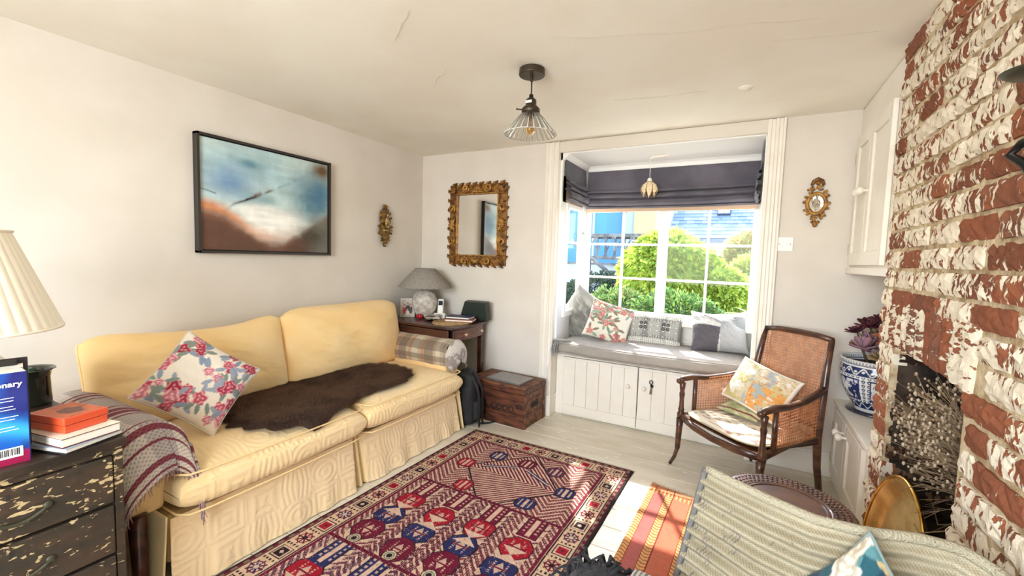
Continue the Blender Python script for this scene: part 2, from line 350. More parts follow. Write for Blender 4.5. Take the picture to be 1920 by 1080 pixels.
# ------------------------------------------------------------------ window seat cupboard (doors of tongue and groove boards)
ws = thing('window_seat_cupboard', 'white boarded cupboard with two doors built in under the window seat', 'cupboard', (0, 0, 0))
MB().box(1.388, 1.45, .088, .11, 0, .505).box(1.45, 2.79, .088, .11, .487, .505).box(2.66, 2.79, .088, .11, 0, .5).box(1.388, 2.79, .1, .55, .485, .52).box(1.388, 2.79, .5, .54, 0, .5).box(1.45, 2.79, .095, .11, 0, .012).build('carcass', WHITE, ws, bevel=.002)
KNOB = [(.006, 0), (.006, .01), (.009, .014), (.015, .02), (.016, .026), (.011, .033), (0, .035)]
for (a, b, kx, n) in ((1.452, 2.052, 1.985, 6), (2.058, 2.66, 2.105, 6)):
    d = MB().prism([(a, .018), (b, .018), (b, .484), (a, .484)], .088, .092, 1).build('door', WHITE, ws)
    for z_ in ((.018, .088), (.465, .484)): MB().box(a, b, .076, .088, *z_).build('rail', WHITE, d, bevel=.002)
    for i in range(n):
        x0 = a+(b-a)*i/n; x1 = a+(b-a)*(i+1)/n
        MB().box(x0+.001, x1-.001, .079, .09, .088, .465).build('plank', WHITE, d, bevel=.0025, seg=1)
    MB().lathe(KNOB, 16).build('knob', WHITE, d, smooth=True, loc=(kx, .078, .33), rot=(PI/2, 0, 0))
ky = thing('cupboard_key', 'old dark iron key with a cord tassel in the right door of the window seat', 'key', (2.155, .07, .36))
m = MB(); m.tube([(.012*math.cos(a), -.01, .03+.014*math.sin(a)) for a in np.linspace(0, 2*PI, 13)[:-1]], .003, 6, closed=True); m.tube([(0, -.01, .016), (0, .0, 0), (0, .006, 0)], .003, 6); m.ball((.006, -.008, .0), .012, 8, (1, .6, 1.1)); m.build('key_bow', IRON, ky, smooth=True)
m = MB()
for k in range(7): m.tube([(.001*k, -.012, -.005), (-.004+.002*k, -.014, -.035), (-.008+.0025*k, -.012, -.06)], .0014, 4)
m.build('tassel', mat('tassel_cord', S(132, 122, 108), .9), ky)
# ------------------------------------------------------------------ built-in cupboards beside the chimney
def panel_door(mb_, y0, y1, z0, z1, x):
    st = .055
    mb_.box(x-.02, x, y0, y0+st, z0, z1).box(x-.02, x, y1-st, y1, z0, z1).box(x-.02, x, y0+st, y1-st, z0, z0+.07).box(x-.02, x, y0+st, y1-st, z1-.07, z1).box(x-.009, x, y0+st, y1-st, z0+.07, z1-.07)
    mb_.box(x-.014, x-.009, y0+st, y0+st+.008, z0+.07, z1-.07).box(x-.014, x-.009, y1-st-.008, y1-st, z0+.07, z1-.07)
    return mb_
KN = [(.007, 0), (.007, .016), (.011, .02), (.018, .027), (.021, .036), (.018, .045), (.008, .051), (0, .052)]
lc = thing('alcove_base_cupboard', 'low white built-in cupboard with panelled doors under the blue and white pot', 'cupboard')
MB().box(W, 3.6, -.835, 0, 0, .455).box(W-.004, W+.01, -.835, 0, 0, .05).build('carcass', WHITE, lc)
MB().box(W-.022, 3.6, -.836, -.001, .468, .493).box(W-.01, 3.6, -.836, -.001, .455, .468).build('worktop', WHITE, lc, bevel=.004)
uc = thing('alcove_wall_cupboard', 'tall white wall cupboard with panelled doors above the low cupboard', 'cupboard')
MB().box(W+.002, 3.6, -.835, 0, 1.262, H-.005).box(W-.018, W+.03, -.835, 0, 1.252, 1.288).build('carcass', WHITE, uc, bevel=.003)
for par, z0, z1, kz in ((lc, .055, .45, .385), (uc, 1.30, 2.03, 1.68)):
    for (y0, y1, kyy, hy) in ((-.36, -.05, -.325, -.045), (-.72, -.364, -.40, -.724)):
        d = panel_door(MB(), y0, y1, z0, z1, W+.001).build('door', WHITE, par, bevel=.0025, seg=1)
        MB().lathe(KN, 18).build('knob', WHITE, d, smooth=True, loc=(W-.019, kyy, kz), rot=(0, -PI/2, 0))
        for hz in ((z0+.09, z1-.12) if y0 > -.4 else ()):
            MB().box(W-.0215, W-.010, hy-.003, hy+.003, hz-.03, hz+.03).build('hinge', mat('painted_brass', S(196, 178, 140), .5, metal=.3), d, bevel=.001)
# ------------------------------------------------------------------ light switch, ceiling patch
sw = thing('light_switch', 'white square light switch beside the window casing', 'switch', (2.925, 0, 1.42))
MB().box(-.044, .044, -.012, 0, -.044, .044).build('switch_plate', WHITE2, sw, bevel=.003)
MB().box(-.010, .010, -.017, -.011, -.016, .016).build('rocker', WHITE2, sw, bevel=.002)
for s in (-1, 1): MB().ball((s*.03, -.012, 0), .004, 8, (1, .4, 1)).build('screw', CHROME, sw, smooth=True)
cp = MB().lathe([(0, -.012), (.012, -.012), (.02, -.006), (.034, -.003), (.036, .002)], 18).build('ceiling_rosette', CEIL, smooth=True, loc=(2.66, -.62, 2.197))
tag(cp, 'small plastered-over round fitting on the white ceiling near the brick wall', 'ceiling fitting')

# ================================================================== BRICK CHIMNEY BREAST
def brick_mat(name, sooty=False):
    m = bpy.data.materials.new(name); m.use_nodes = True; n = m.node_tree; L = n.links; b = n.nodes['Principled BSDF']
    N = n.nodes.new; b.inputs['Roughness'].default_value = .9; b.inputs['Specular IOR Level'].default_value = .2
    tc = N('ShaderNodeTexCoord'); oi = N('ShaderNodeObjectInfo')
    def math_(op, a, c=None, d=None):
        q = N('ShaderNodeMath'); q.operation = op
        for i, x in enumerate((a, c, d)):
            if x is None: continue
            if isinstance(x, (int, float)): q.inputs[i].default_value = x
            else: L.new(x, q.inputs[i])
        return q.outputs[0]
    r = oi.outputs['Random']
    def noise(sc, stretch, woff, det=3, rough=.5, rot=0):
        mp = N('ShaderNodeMapping'); mp.inputs['Scale'].default_value = stretch; mp.inputs['Rotation'].default_value = (rot, 0, 0); L.new(tc.outputs['Object'], mp.inputs[0])
        z = N('ShaderNodeTexNoise'); z.noise_dimensions = '4D'; z.inputs['Scale'].default_value = sc; z.inputs['Detail'].default_value = det; z.inputs['Roughness'].default_value = rough
        L.new(mp.outputs[0], z.inputs['Vector']); L.new(math_('MULTIPLY_ADD', r, 37.0, woff), z.inputs['W']); return z.outputs[0]
    base = N('ShaderNodeValToRGB'); cr = base.color_ramp
    cols = [(0, S(98, 62, 48)), (.3, S(124, 76, 56)), (.6, S(150, 90, 62)), (.85, S(114, 80, 66)), (1, S(160, 96, 66))]
    if sooty: cols = [(0, S(30, 24, 20)), (.5, S(52, 36, 28)), (1, S(78, 48, 34))]
    cr.elements[0].color = (*cols[0][1], 1); cr.elements[1].color = (*cols[-1][1], 1); cr.elements[1].position = 1
    for p, c in cols[1:-1]: e = cr.elements.new(p); e.color = (*c, 1)
    n1 = noise(16, (1, 1, 1), 0, 5)
    L.new(math_('ADD', math_('MULTIPLY', r, .55), math_('MULTIPLY', n1, .5)), base.inputs[0])
    n2 = noise(56, (1, 1.0, .40), 9, 3, .55, .35); n3 = noise(7, (1, 1, 1), 3, 2)
    # share of whitewash left on each brick
    r2 = math_('FRACT', math_('MULTIPLY', r, 13.7))
    th = math_('MULTIPLY_ADD', math_('POWER', r2, 3.2 if not sooty else .6), .22, .435)
    val = math_('MULTIPLY_ADD', n3, .30, math_('MULTIPLY', n2, .70))
    fac = N('ShaderNodeMapRange'); L.new(math_('SUBTRACT', val, th), fac.inputs[0]); fac.inputs[1].default_value = .0; fac.inputs[2].default_value = .02
    mx = N('ShaderNodeMix'); mx.data_type = 'RGBA'; L.new(fac.outputs[0], mx.inputs[0]); L.new(base.outputs[0], mx.inputs[6])
    wcol = N('ShaderNodeMix'); wcol.data_type = 'RGBA'; L.new(n1, wcol.inputs[0]); wcol.inputs[6].default_value = (*(S(214, 200, 174) if not sooty else S(96, 76, 58)), 1); wcol.inputs[7].default_value = (*(S(240, 232, 214) if not sooty else S(130, 104, 80)), 1)
    L.new(wcol.outputs[2], mx.inputs[7]); L.new(mx.outputs[2], b.inputs['Base Color'])
    bp = N('ShaderNodeBump'); bp.inputs['Strength'].default_value = .9; bp.inputs['Distance'].default_value = .006
    L.new(math_('ADD', math_('MULTIPLY', fac.outputs[0], .5), math_('MULTIPLY', noise(45, (1, 1, 1), 5, 6, .7), 1.1)), bp.inputs['Height']); L.new(bp.outputs[0], b.inputs['Normal'])
    return m
BRICK = brick_mat('whitewashed_brick'); BRICKS = brick_mat('sooty_brick', True)
MORTAR = mat('lime_mortar', S(206, 188, 156), .95, var=S(164, 142, 110), vs_=18, bump=.9, bscale=40, spec=.1)
MORTD = mat('sooty_mortar', S(70, 56, 44), .95, var=S(26, 20, 16), vs_=9, bump=.6, bscale=40)
def brickmesh(L_, Hh, D, seed):
    """rounded, chipped brick: front face towards -x, centred on y,z"""
    R = np.random.RandomState(seed); ny, nz = max(2, int(L_/.02)), 4
    ys = np.linspace(-L_/2, L_/2, ny+1); zs = np.linspace(-Hh/2, Hh/2, nz+1); V = []; F = []
    for j, z in enumerate(zs):
        for i, y in enumerate(ys):
            e = (i in (0, ny))+(j in (0, nz)); d = .006*e+R.uniform(-.004, .0045)
            V.append((d, y*(1-.0*e)+R.uniform(-.0022, .0022), z+R.uniform(-.002, .002)))
    for j in range(nz):
        for i in range(ny): a = j*(ny+1)+i; F.append((a, a+ny+1, a+ny+2, a+1))
    ring = [i for i in range(ny+1)]+[(j)*(ny+1)+ny for j in range(1, nz+1)]+[nz*(ny+1)+i for i in range(ny-1, -1, -1)]+[j*(ny+1) for j in range(nz-1, 0, -1)]
    k = len(V)
    for i in ring: V.append((D, V[i][1], V[i][2]))
    n = len(ring)
    for i in range(n): F.append((ring[i], ring[(i+1) % n], k+(i+1) % n, k+i))
    me = bpy.data.meshes.new('brick'); me.from_pydata(V, [], F); me.materials.append(BRICK); return me
wf = struct('wall_fireplace')
OY0, OY1, OZ = -1.012, -1.64, .985      # opening
YE = -2.75
mo = MB().box(WB+.012, 3.7, OY0, -.838, 0, H).box(WB+.012, 3.7, YE, OY1, 0, H).box(WB+.012, 3.7, OY1, OY0, OZ+.165, H)
mo.prism([(OY0, OZ+.165), (OY0, OZ-.03), (-1.2, OZ+.0), (-1.33, OZ+.008), (-1.46, OZ+.0), (OY1, OZ-.025), (OY1, OZ+.165)], WB+.012, 3.7, 0)
mo.build('mortar', MORTAR, wf)
MB().box(3.58, 3.62, OY1, OY0, 0, OZ).build('fireplace_back', MORTD, wf)
MB().box(3.26, 3.6, OY1-.0, OY1+.012, 0, OZ).box(3.262, 3.6, OY0-.006, OY0, 0, OZ).box(3.31, 3.6, OY1, OY0, OZ-.03, OZ-.0).build('soot_lining', MORTD, wf)
MB().box(3.23, 3.6, OY1, OY0, 0, .012).build('hearth', mat('hearth_stone', S(70, 60, 52), .8, var=S(40, 34, 30), vs_=8), wf, bevel=.003)
SZ = {'s': [brickmesh(.212, .062, .05, k) for k in range(6)], 'h': [brickmesh(.1, .062, .05, 20+k) for k in range(4)]}
def brick(y0, y1, z, R, kind=None, dx=0, mat_=None):
    L_ = y1-y0; k = 's' if L_ > .15 else 'h'; me = R.choice(SZ[k]); nom = .212 if k == 's' else .1
    o = bpy.data.objects.new('brick', me); C.objects.link(o); o.parent = wf
    o.location = (WB+R.uniform(-.004, .006)+dx, (y0+y1)/2, z); o.scale = (1, L_/nom, R.uniform(.96, 1.05)); o.rotation_euler = (R.uniform(-.012, .012), R.uniform(-.03, .03), R.uniform(-.02, .02))
    return o
CO = .0757; Rk = random.Random(11)
for k in range(29):
    z = .036+k*CO; y = -.838
    off = [.0, .055, .0, .11][k % 4]
    segs = []
    y1 = y
    first = True
    while y1 > -2.42:
        if first and k % 2: L_ = Rk.choice([.1, .1, .155])
        else: L_ = .212 if Rk.random() < .66 else .1
        first = False
        segs.append((y1-L_, y1)); y1 -= L_+Rk.uniform(.009, .015)
    for a, b in segs:
        if z < OZ+.02:                                # clip round the opening
            if a < OY0 and b > OY1:
                if b > OY0+.05: a = OY0+Rk.uniform(-.008, .006)
                elif a < OY1-.05: b = OY1+Rk.uniform(-.01, .008)
                else: continue
        elif z < OZ+.17:                              # soldier course band
            lo, hi = OY1-.06, OY0+.12
            if a < hi and b > lo:
                if b > hi+.04: a = hi+.01
                elif a < lo-.04: b = lo-.01
                else: continue
        if b-a < .03: continue
        brick(a, b, z, Rk)
nS = 11
for k in range(nS):                                   # brick-on-end arch over the fireplace
    t = (k+.5)/nS; yc = OY0+.115-(OY0-OY1+.165)*t; rise = .02*(1-(2*t-1)**2)
    o = brick(-.088, .088, 0, Rk); o.location = (WB-.003+Rk.uniform(-.004, .006), yc, OZ+.078+rise*.6); o.rotation_euler = (PI/2+(.5-t)*-.2, 0, 0); o.scale = (1, .84, .99)
for k in range(13):                                   # sooty bricks in the jamb facing the room's near end
    z = .036+k*CO; xs = [3.245, 3.35, 3.58] if k % 2 else [3.245, 3.455, 3.58]
    for a, b in zip(xs, xs[1:]):
        L_ = b-a-.01; kd = 's' if L_ > .15 else 'h'; key = 'soot'+kd
        if key not in SZ:
            me = brickmesh(.212 if kd == 's' else .1, .062, .05, 50+len(SZ)); me.materials.clear(); me.materials.append(BRICKS); SZ[key] = [me]
        o = bpy.data.objects.new('brick', SZ[key][0]); C.objects.link(o); o.parent = wf
        o.location = ((a+b)/2, OY0-.006+Rk.uniform(-.006, .004)-.0, z); o.rotation_euler = (0, 0, PI/2); o.scale = (1, L_/(.212 if kd == 's' else .1), Rk.uniform(.85, 1.0))
# side of chimney corner bricks are covered by the same courses (their ends show)

# ================================================================== SOFA
YEL = S(240, 208, 150); YELL = S(243, 219, 172)
def emb(p, q):
    """matelasse pattern: nested squares and bars in 0..1"""
    T = .155; a = np.floor(p/T); b = np.floor(q/T); x = np.abs((p/T-a)-.5)*2; y = np.abs((q/T-b)-.5)*2
    sq = np.maximum(x, y); rd = np.hypot(x, y)
    k = (a*3+b*5).astype(int) % 4
    g = np.where(k == 0, np.sin(sq*17), np.where(k == 1, np.sin(rd*16), np.where(k == 2, np.sin((x+.15*y)*20), np.sin(sq*11+np.where(x > y, 2, 0)))))
    return np.clip(g*1.5, -1, 1)
sofa = thing('sofa', 'long pale yellow two-cushion sofa with rolled arms and a pleated skirt against the left wall', 'sofa', (0, 0, 0))
SX = .05; YA, YB = -2.46, -.66       # left and right ends at the front
MB().box(.08, .86, -2.44, -.70, .08, .27).build('base', mat('sofa_lining', S(224, 198, 142), .9), sofa, bevel=.02)
MB().prism([(.06, .2), (.22, .2), (.16, .72), (.06, .74)], -2.42, -.72, 1).build('back_frame', mat('sofa_plain', S(240, 208, 150), .9, bump=.2, bscale=150), sofa, bevel=.025, seg=3)
for y0, y1, zz in ((-2.60, -2.40, .53), (-.72, -.535, .55)):
    yc = (y0+y1)/2; r = .098
    prof = [(yc+r*math.cos(a), zz-.02+r*math.sin(a)) for a in np.linspace(-.5, PI+.5, 16)]+[(y0+.03, .30), (y1-.03, .30)]
    MB().prism(prof, .10, .84, 0).build('arm', MATS['sofa_plain'], sofa, bevel=.02, seg=3)
def seatcush(y0, y1, lab=None):
    xb, xf, z0, z1 = .16, .975, .285, .455
    def P(U, V):
        # U round the side loop of the section in x-z, V along y
        a = U*2*PI; n = 5.5
        cx = np.sign(np.cos(a))*np.abs(np.cos(a))**(2/n); sz = np.sign(np.sin(a))*np.abs(np.sin(a))**(2/(n if False else 3.2))
        v = V*2-1; e = np.clip(1-np.abs(v)**9, 0, 1)**.33; e = .02+.98*e
        th = (z1-z0)/2*(1+.16*(1-cx**2)*(1-v**2))
        x = (xb+xf)/2+(xf-xb)/2*cx*(1-.035*np.abs(v)**6); z = (z0+z1)/2+th*sz*e
        y = (y0+y1)/2+(y1-y0)/2*v
        h = emb(y+.3, np.where(np.abs(cx) > .97, z*1.15, x))
        k = .0009*h*e; x = x+k*cx*(np.abs(cx) > .9); z = z+k*np.sign(sz)*(np.abs(cx) < .985)+.008*fbm(x*5, y*5, 31)*e
        return x, y, z
    def col(U, V):
        X, Y, Z = P(U, V); h = emb(Y+.3, np.where(X > .965, Z*1.15, X))
        return mixc(full(U, YEL), YELL, .35+.14*h+.25*fbm(X*4, Y*4, 2))
    o = link('seat_cushion', gridmesh(220, 200, P, col, wrapu=True), SOFA, sofa, smooth=True)
    for z in (z0+.012, z1-.005):
        pts = [(xb+.5, y0+.004, z), (xf-.06, y0+.006, z), (xf-.018, y0+.03, z), (xf-.008, y0+.1, z), (xf-.004, (y0+y1)/2, z), (xf-.008, y1-.1, z), (xf-.018, y1-.03, z), (xf-.06, y1-.006, z), (xb+.5, y1-.004, z)]
        MB().tube(pts, .004, 6).build('piping', MATS['sofa_plain'], o, smooth=True)
    return o
c1 = seatcush(-2.435, -1.555); c1.location.z = .0; c2 = seatcush(-1.55, -.655)
def backcush(name_y0, y1, top, seed, slump):
    y0 = name_y0; hh = top-.44
    def colr(u, v): return mixc(full(u, S(240, 202, 138)), S(244, 214, 158), .45+.8*fbm(u*3+2, v*2, seed))
    me = pillowmesh(y1-y0, hh, .22, colr, 90, .010, seed, .035, 0)
    co = np.empty(len(me.vertices)*3); me.vertices.foreach_get('co', co); co = co.reshape(-1, 3)
    u = co[:, 0]/((y1-y0)/2); v = co[:, 1]/(hh/2)
    k_ = 1-.05*np.abs(u)**5*np.abs(v)**5; co[:, 0] *= k_; co[:, 1] *= 1-.22*np.abs(u)**7*np.abs(v)**5
    co[:, 1] += slump(u)*np.clip(v, 0, 1); co[:, 2] += .012*np.sin(u*7+v*2+seed)*np.exp(-((v+.1)**2)*3)*(1-u**2)*(co[:, 2] > 0)
    me.vertices.foreach_set('co', co.ravel())
    o = link('back_cushion', me, SOFA, sofa, smooth=True)
    pose(o, (.285, (y0+y1)/2, .44+hh/2), (0, 1, 0), (-.22, 0, 1))
    pts = []
    for t in np.linspace(0, 4, 100, endpoint=False):
        k = int(t); q = (t-k)*2-1; uu, vv = [(q, -1), (1, q), (-q, 1), (-1, -q)][k]
        pts.append(((y1-y0)/2*uu*(1-.035*(1-vv**2)), hh/2*vv*(1-.035*(1-uu**2))+slump(np.array(uu))*max(vv, 0), .0)); a_, b_, c_ = pts[-1]; u2, v2 = abs(a_/((y1-y0)/2)), abs(vv*(1-.035*(1-uu**2))); pts[-1] = (a_*(1-.05*u2**5*v2**5), b_-hh/2*vv*.22*u2**7*v2**5, 0)
    MB().tube(pts, .005, 6, closed=True).build('piping', MATS['sofa_plain'], o, smooth=True)
backcush(-2.50, -1.575, .905, 3, lambda u: -.035*np.cos((u-.1)*1.6)+.03*(u > .5)*(u-.5)*2)
backcush(-1.60, -.60, .945, 5, lambda u: -.012+.0*u)
# pleated skirt: front panels, side panel; slightly proud, touching the floor
def skirt(y0, y1, flare):
    def P(U, V):
        y = y0+(y1-y0)*U; z = .275*(1-V); p = V
        h = emb(y, z*1.2+.02)
        x = .895+.05*V+.010*V*fbm(y*11, z*2, 17)*1.5+.006*np.sin(y*38)*V*V+.0010*h
        return x, y-.02*V*flare, z+.004
    def col(U, V): y = y0+(y1-y0)*U; h = emb(y, .33*(1-V)+.02); return mixc(full(U, S(238, 208, 158)), S(244, 222, 182), .4+.13*h+.3*fbm(y*3, V*2, 9))
    return link('skirt_panel', gridmesh(int((y1-y0)/.004), 66, P, col), SOFA, sofa, smooth=True, solid=.004)
skirt(-2.44, -1.60, 1); skirt(-1.535, -.665, -.5)
m = MB()     # the inverted pleat between the panels
P_ = lambda y, x: (x, y)
for (ya, yb, yc, x1) in ((-1.60, -1.572, -1.615, .90),):
    pass
def pleat(y0, y1):
    def P(U, V):
        y = y0+(y1-y0)*U; z = .275*(1-V); x = .872+.045*V+.018*np.cos(U*4*PI)*(.4+.6*V)
        return x, y, z+.004
    def col(U, V): return mixc(full(U, S(228, 198, 142)), S(240, 220, 172), .5+.5*fbm(U*4, V*4, 6))
    return link('pleat', gridmesh(30, 24, P, col), SOFA, sofa, smooth=True, solid=.004)
pleat(-1.62, -1.515)
def sideskirt(y, s):
    def P(U, V):
        x = .12+.80*U; z = .30*(1-V)+.004; return x+.03*V*U, y+s*(.02+.03*V+.008*np.sin(U*22)*V)*(1-.0*U), z
    def col(U, V): return mixc(full(U, S(230, 200, 144)), S(240, 218, 168), .5+.5*fbm(U*5, V*5, 3))
    return link('skirt_panel', gridmesh(90, 20, P, col), SOFA, sofa, smooth=True, solid=.004)
sideskirt(-2.44, -1); sideskirt(-.665, 1)
for y_ in (-2.52, -.62): MB().tube([(.87, y_, 0), (.85, y_, .32)], [.022, .03], 8).build('leg', OAKD, sofa, smooth=True)
# ------------------------------------------------------------------ brown sheepskin across the two seats
def seatz(x, y): return .462+.012*(1-((y+1.1)/.45)**2)*(y > -1.55)+.012*(1-((y+2.0)/.44)**2)*(y < -1.55)
outline = [(.60, -2.10), (.42, -2.03), (.33, -1.85), (.30, -1.62), (.31, -1.52), (.22, -1.46), (.26, -1.30), (.34, -1.20), (.42, -.98), (.62, -.93), (.80, -1.02), (.88, -1.20), (.86, -1.32), (.845, -1.5), (.90, -1.62), (.95, -1.78), (.965, -1.88), (.93, -2.0), (.80, -2.08)]
oa = np.array([math.atan2(y+1.5, (x-.6)*1.9) for x, y in outline]); cc0 = (.60, -1.5)
def out_r(th):
    P = np.array([( (x-.6)*1.9, y+1.5) for x, y in outline]); a = np.arctan2(P[:, 1], P[:, 0]); r = np.hypot(P[:, 0], P[:, 1]); o = np.argsort(a)
    return np.interp(th, a[o], r[o], period=2*PI)
def fleeceP(U, V):
    th = U*2*PI; r = out_r(th)*V*(1+.03*np.sin(th*23)*(V > .8)); x = .6+r*np.cos(th)/1.9; y = -1.5+r*np.sin(th)
    ez = np.clip((1-V)*9, 0, 1)**.5
    z = seatz(x, y)+.004+.026*ez+.008*fbm(x*22, y*14, 5)*ez+.05*np.exp(-((x-.24)/.07)**2-((y+1.47)/.09)**2)
    z = np.where(x > .93, z-(x-.93)*.9, z); return x, y, z
def furcol(U, V):
    X, Y, Z = fleeceP(U, V); return mixc(full(U, S(88, 66, 52)), S(56, 42, 34), .5+.9*fbm(X*9, Y*7, 3))
FUR = mat('brown_fleece', S(60, 44, 36), .95, attr=True, bump=1, bscale=130, spec=.15)
fleece = thing('sheepskin', 'dark brown sheepskin spread across both seat cushions of the yellow sofa', 'sheepskin')
link('hide', gridmesh(150, 40, fleeceP, furcol, wrapu=True), FUR, fleece, smooth=True)
R = np.random.RandomState(4); N_ = 26000
th = R.rand(N_); vv = np.sqrt(R.rand(N_)); x, y, z = [np.asarray(q) for q in fleeceP(th, vv)]
az = R.rand(N_)*2*PI; edge = vv > .93; az = np.where(edge, th*2*PI, az*.5+fbm(x*6, y*6, 8)*4); ln = .014+.012*R.rand(N_)
dx, dy = np.cos(az)*ln*.9, np.sin(az)*ln*.9; wdt = .0011
b0 = np.stack([x-dy/ln*wdt, y+dx/ln*wdt, z-.004], 1); b1 = np.stack([x+dy/ln*wdt, y-dx/ln*wdt, z-.004], 1); tp = np.stack([x+dx, y+dy, z+ln*.45], 1)
me = bpy.data.meshes.new('wool'); V_ = np.stack([b0, b1, tp], 1).reshape(-1, 3); me.from_pydata(V_.tolist(), [], np.arange(N_*3).reshape(-1, 3).tolist())
setcol(me, np.repeat(np.array(S(96, 72, 56))*(.6+.8*R.rand(N_, 1)), 3, 0)); tag(link('wool', me, FUR, fleece), kind='stuff')
# ------------------------------------------------------------------ cushions and throws on the sofa
ros = [S(196, 58, 84), S(214, 98, 116), S(178, 40, 66), S(226, 140, 150)]; gl = [S(134, 148, 168), S(150, 160, 172), S(128, 140, 130)]
cushion('scatter_cushion', 'cream cushion printed with pink roses and blue-grey leaves standing on one corner on the sofa', (.60, -2.19, .685), (.45, .70, -.62), (-.25, .62, .72), .35, .35, .13,
        floral(S(232, 222, 206), ros, gl, 34, .17, 5), 4, piping=mat('cushion_piping', S(206, 196, 182), .9), n=90)
# crochet-like woven throw over the left arm
def throwcol(p, q):
    """p along the arm (metres), q across"""
    c = full(p, S(206, 194, 184)); c = mixc(c, S(150, 138, 136), .55*(np.sin(q*26) > .2)); c = mixc(c, S(222, 210, 190), .5*(np.sin(q*26+2.2) > .75))
    for a, h in ((.10, .006), (.14, .010), (.19, .005), (.36, .006), (.41, .017), (.455, .017), (.50, .006), (.64, .005), (.67, .012), (.72, .006), (.80, .012), (.84, .006), (.95, .012)): c = mixc(c, S(122, 24, 52), .92*(np.abs(p-a) < h))
    wv = (np.sin(p*2*PI/.016)*np.sin(q*2*PI/.019)); c = c*(1-.48*(wv < -.35))[..., None]
    return c
def throwP(U, V):
    s = U*.86; t = V*.66               # s along the arm toward the room, t across from seat over the arm to the outside
    r = .128; yc, zc = -2.50, .535
    # cross-section
    t0 = .12; a = np.clip((t-t0)/r, 0, PI)
    y = yc+r*np.cos(a)*.98; z = zc+r*np.sin(a)
    z = np.where(t < t0, zc-(t0-t), z); z = np.where(t > t0+r*PI, zc-(t-t0-r*PI)*.97, z); y = np.where(t > t0+r*PI, y-.02*np.sin((t-t0-r*PI)*6), y)
    y = np.where(t < t0, yc+r+.01, y)
    xe = .60; ss = np.clip(s-xe, 0, 9); x = .24+np.minimum(s, xe)+.11*np.tanh(ss/.12); z = z-np.clip(ss-.05, 0, 9)*.85
    y = y+ss*.18*np.where(t > .3, 1, .2)
    f = fbm(s*4, t*4, 9); x = x+.012*f+.02*np.sin(t*19)*np.clip(ss, 0, .3)/.3; z = z+.006*f; y = y+.012*fbm(s*5, t*3, 12)
    z = np.maximum(z, .25)
    return x, y, z
th_ = thing('woven_throw', 'grey and cream open-weave throw with burgundy stripes over the near arm of the sofa', 'throw')
WEAVE = mat('open_weave', S(255, 255, 255), .95, attr=True, bump=.6, bscale=150)
link('blanket', gridmesh(330, 260, throwP, lambda U, V: throwcol(U*.86, V*.66)), WEAVE, th_, smooth=True, solid=.006)
m = MB(); rr = random.Random(2)
for k in range(70):
    t = k/69; q = np.array([1.0]); X, Y, Z = [float(np.asarray(v_).ravel()[0]) for v_ in throwP(q, np.array([t]))]
    m.tube([(X, Y, Z), (X+rr.uniform(-.006, .01), Y+rr.uniform(-.008, .008), Z-rr.uniform(.015, .03))], [.002, .0008], 4)
tag(m.build('fringe', mat('throw_fringe', S(150, 110, 112), .95), th_), kind='stuff')
# tartan blanket folded over the far arm
def tartcol(U, V):
    p, q = U, V; c = full(U, S(176, 158, 132))
    for t_, sp in ((p, ((.08, .05, S(112, 92, 74)), (.2, .02, S(186, 120, 70)), (.3, .06, S(104, 86, 72)), (.42, .015, S(188, 116, 62)), (.5, .05, S(204, 192, 168)), (.62, .02, S(178, 108, 62)), (.72, .07, S(110, 92, 76)), (.86, .03, S(208, 196, 174)), (.95, .015, S(120, 130, 126)))),
                   (q, ((.1, .04, S(106, 90, 76)), (.3, .08, S(98, 80, 66)), (.48, .02, S(190, 178, 156)), (.6, .06, S(198, 186, 164)), (.74, .03, S(128, 104, 82)), (.88, .05, S(170, 150, 124))))):
        for a, h, cl in sp: c = mixc(c, cl, .6*(np.abs(t_-a) < h))
    return c*(1+.06*fbm(U*90, V*90, 2)[..., None])
def tartP(U, V):
    x = .27+.60*U; a = V*PI*1.32-.55; r = .112+.006*fbm(U*4, V*6, 3); y = -.625+r*np.cos(PI-a)*1.0; z = .545+r*np.sin(a)
    z = z+.004*fbm(U*9, V*9, 7)-.05*np.clip(U-.86, 0, 1)*(V > .3)*np.sin(V*PI)*3*.3; x = x+.018*np.sin(V*14)*U**4
    return x, y, z
tb = thing('tartan_blanket', 'brown and cream checked wool blanket folded over the far arm of the sofa', 'blanket')
link('blanket', gridmesh(150, 110, tartP, tartcol), CLOTH, tb, smooth=True, solid=.012)
def tartQ(U, V):
    a = V*PI*1.5-.9; r = .118*(1-U**2*.92); return .868+.05*np.sin(U*PI*.5)+.006*fbm(U*5, V*8, 2), -.625+r*np.cos(PI-a), .545+r*np.sin(a)-.03*U
link('folded_end', gridmesh(20, 60, tartQ, lambda U, V: mixc(full(U, S(196, 188, 178)), S(116, 106, 104), (fbm(U*3, V*7, 4) > .1)*.7)), CLOTH, tb, smooth=True, solid=.008)
m = MB()
for k in range(54):
    a = k/53*PI*1.05-.1; r = .105; p = (.905, -.625+r*math.cos(PI-a)*.8, .47+r*math.sin(a)); m.tube([p, (p[0]+rr.uniform(0, .012), p[1]+rr.uniform(-.01, .01), p[2]-rr.uniform(.018, .035))], [.0016, .0008], 4)
tag(m.build('fringe', mat('blanket_fringe', S(150, 140, 132), .95), tb), kind='stuff')

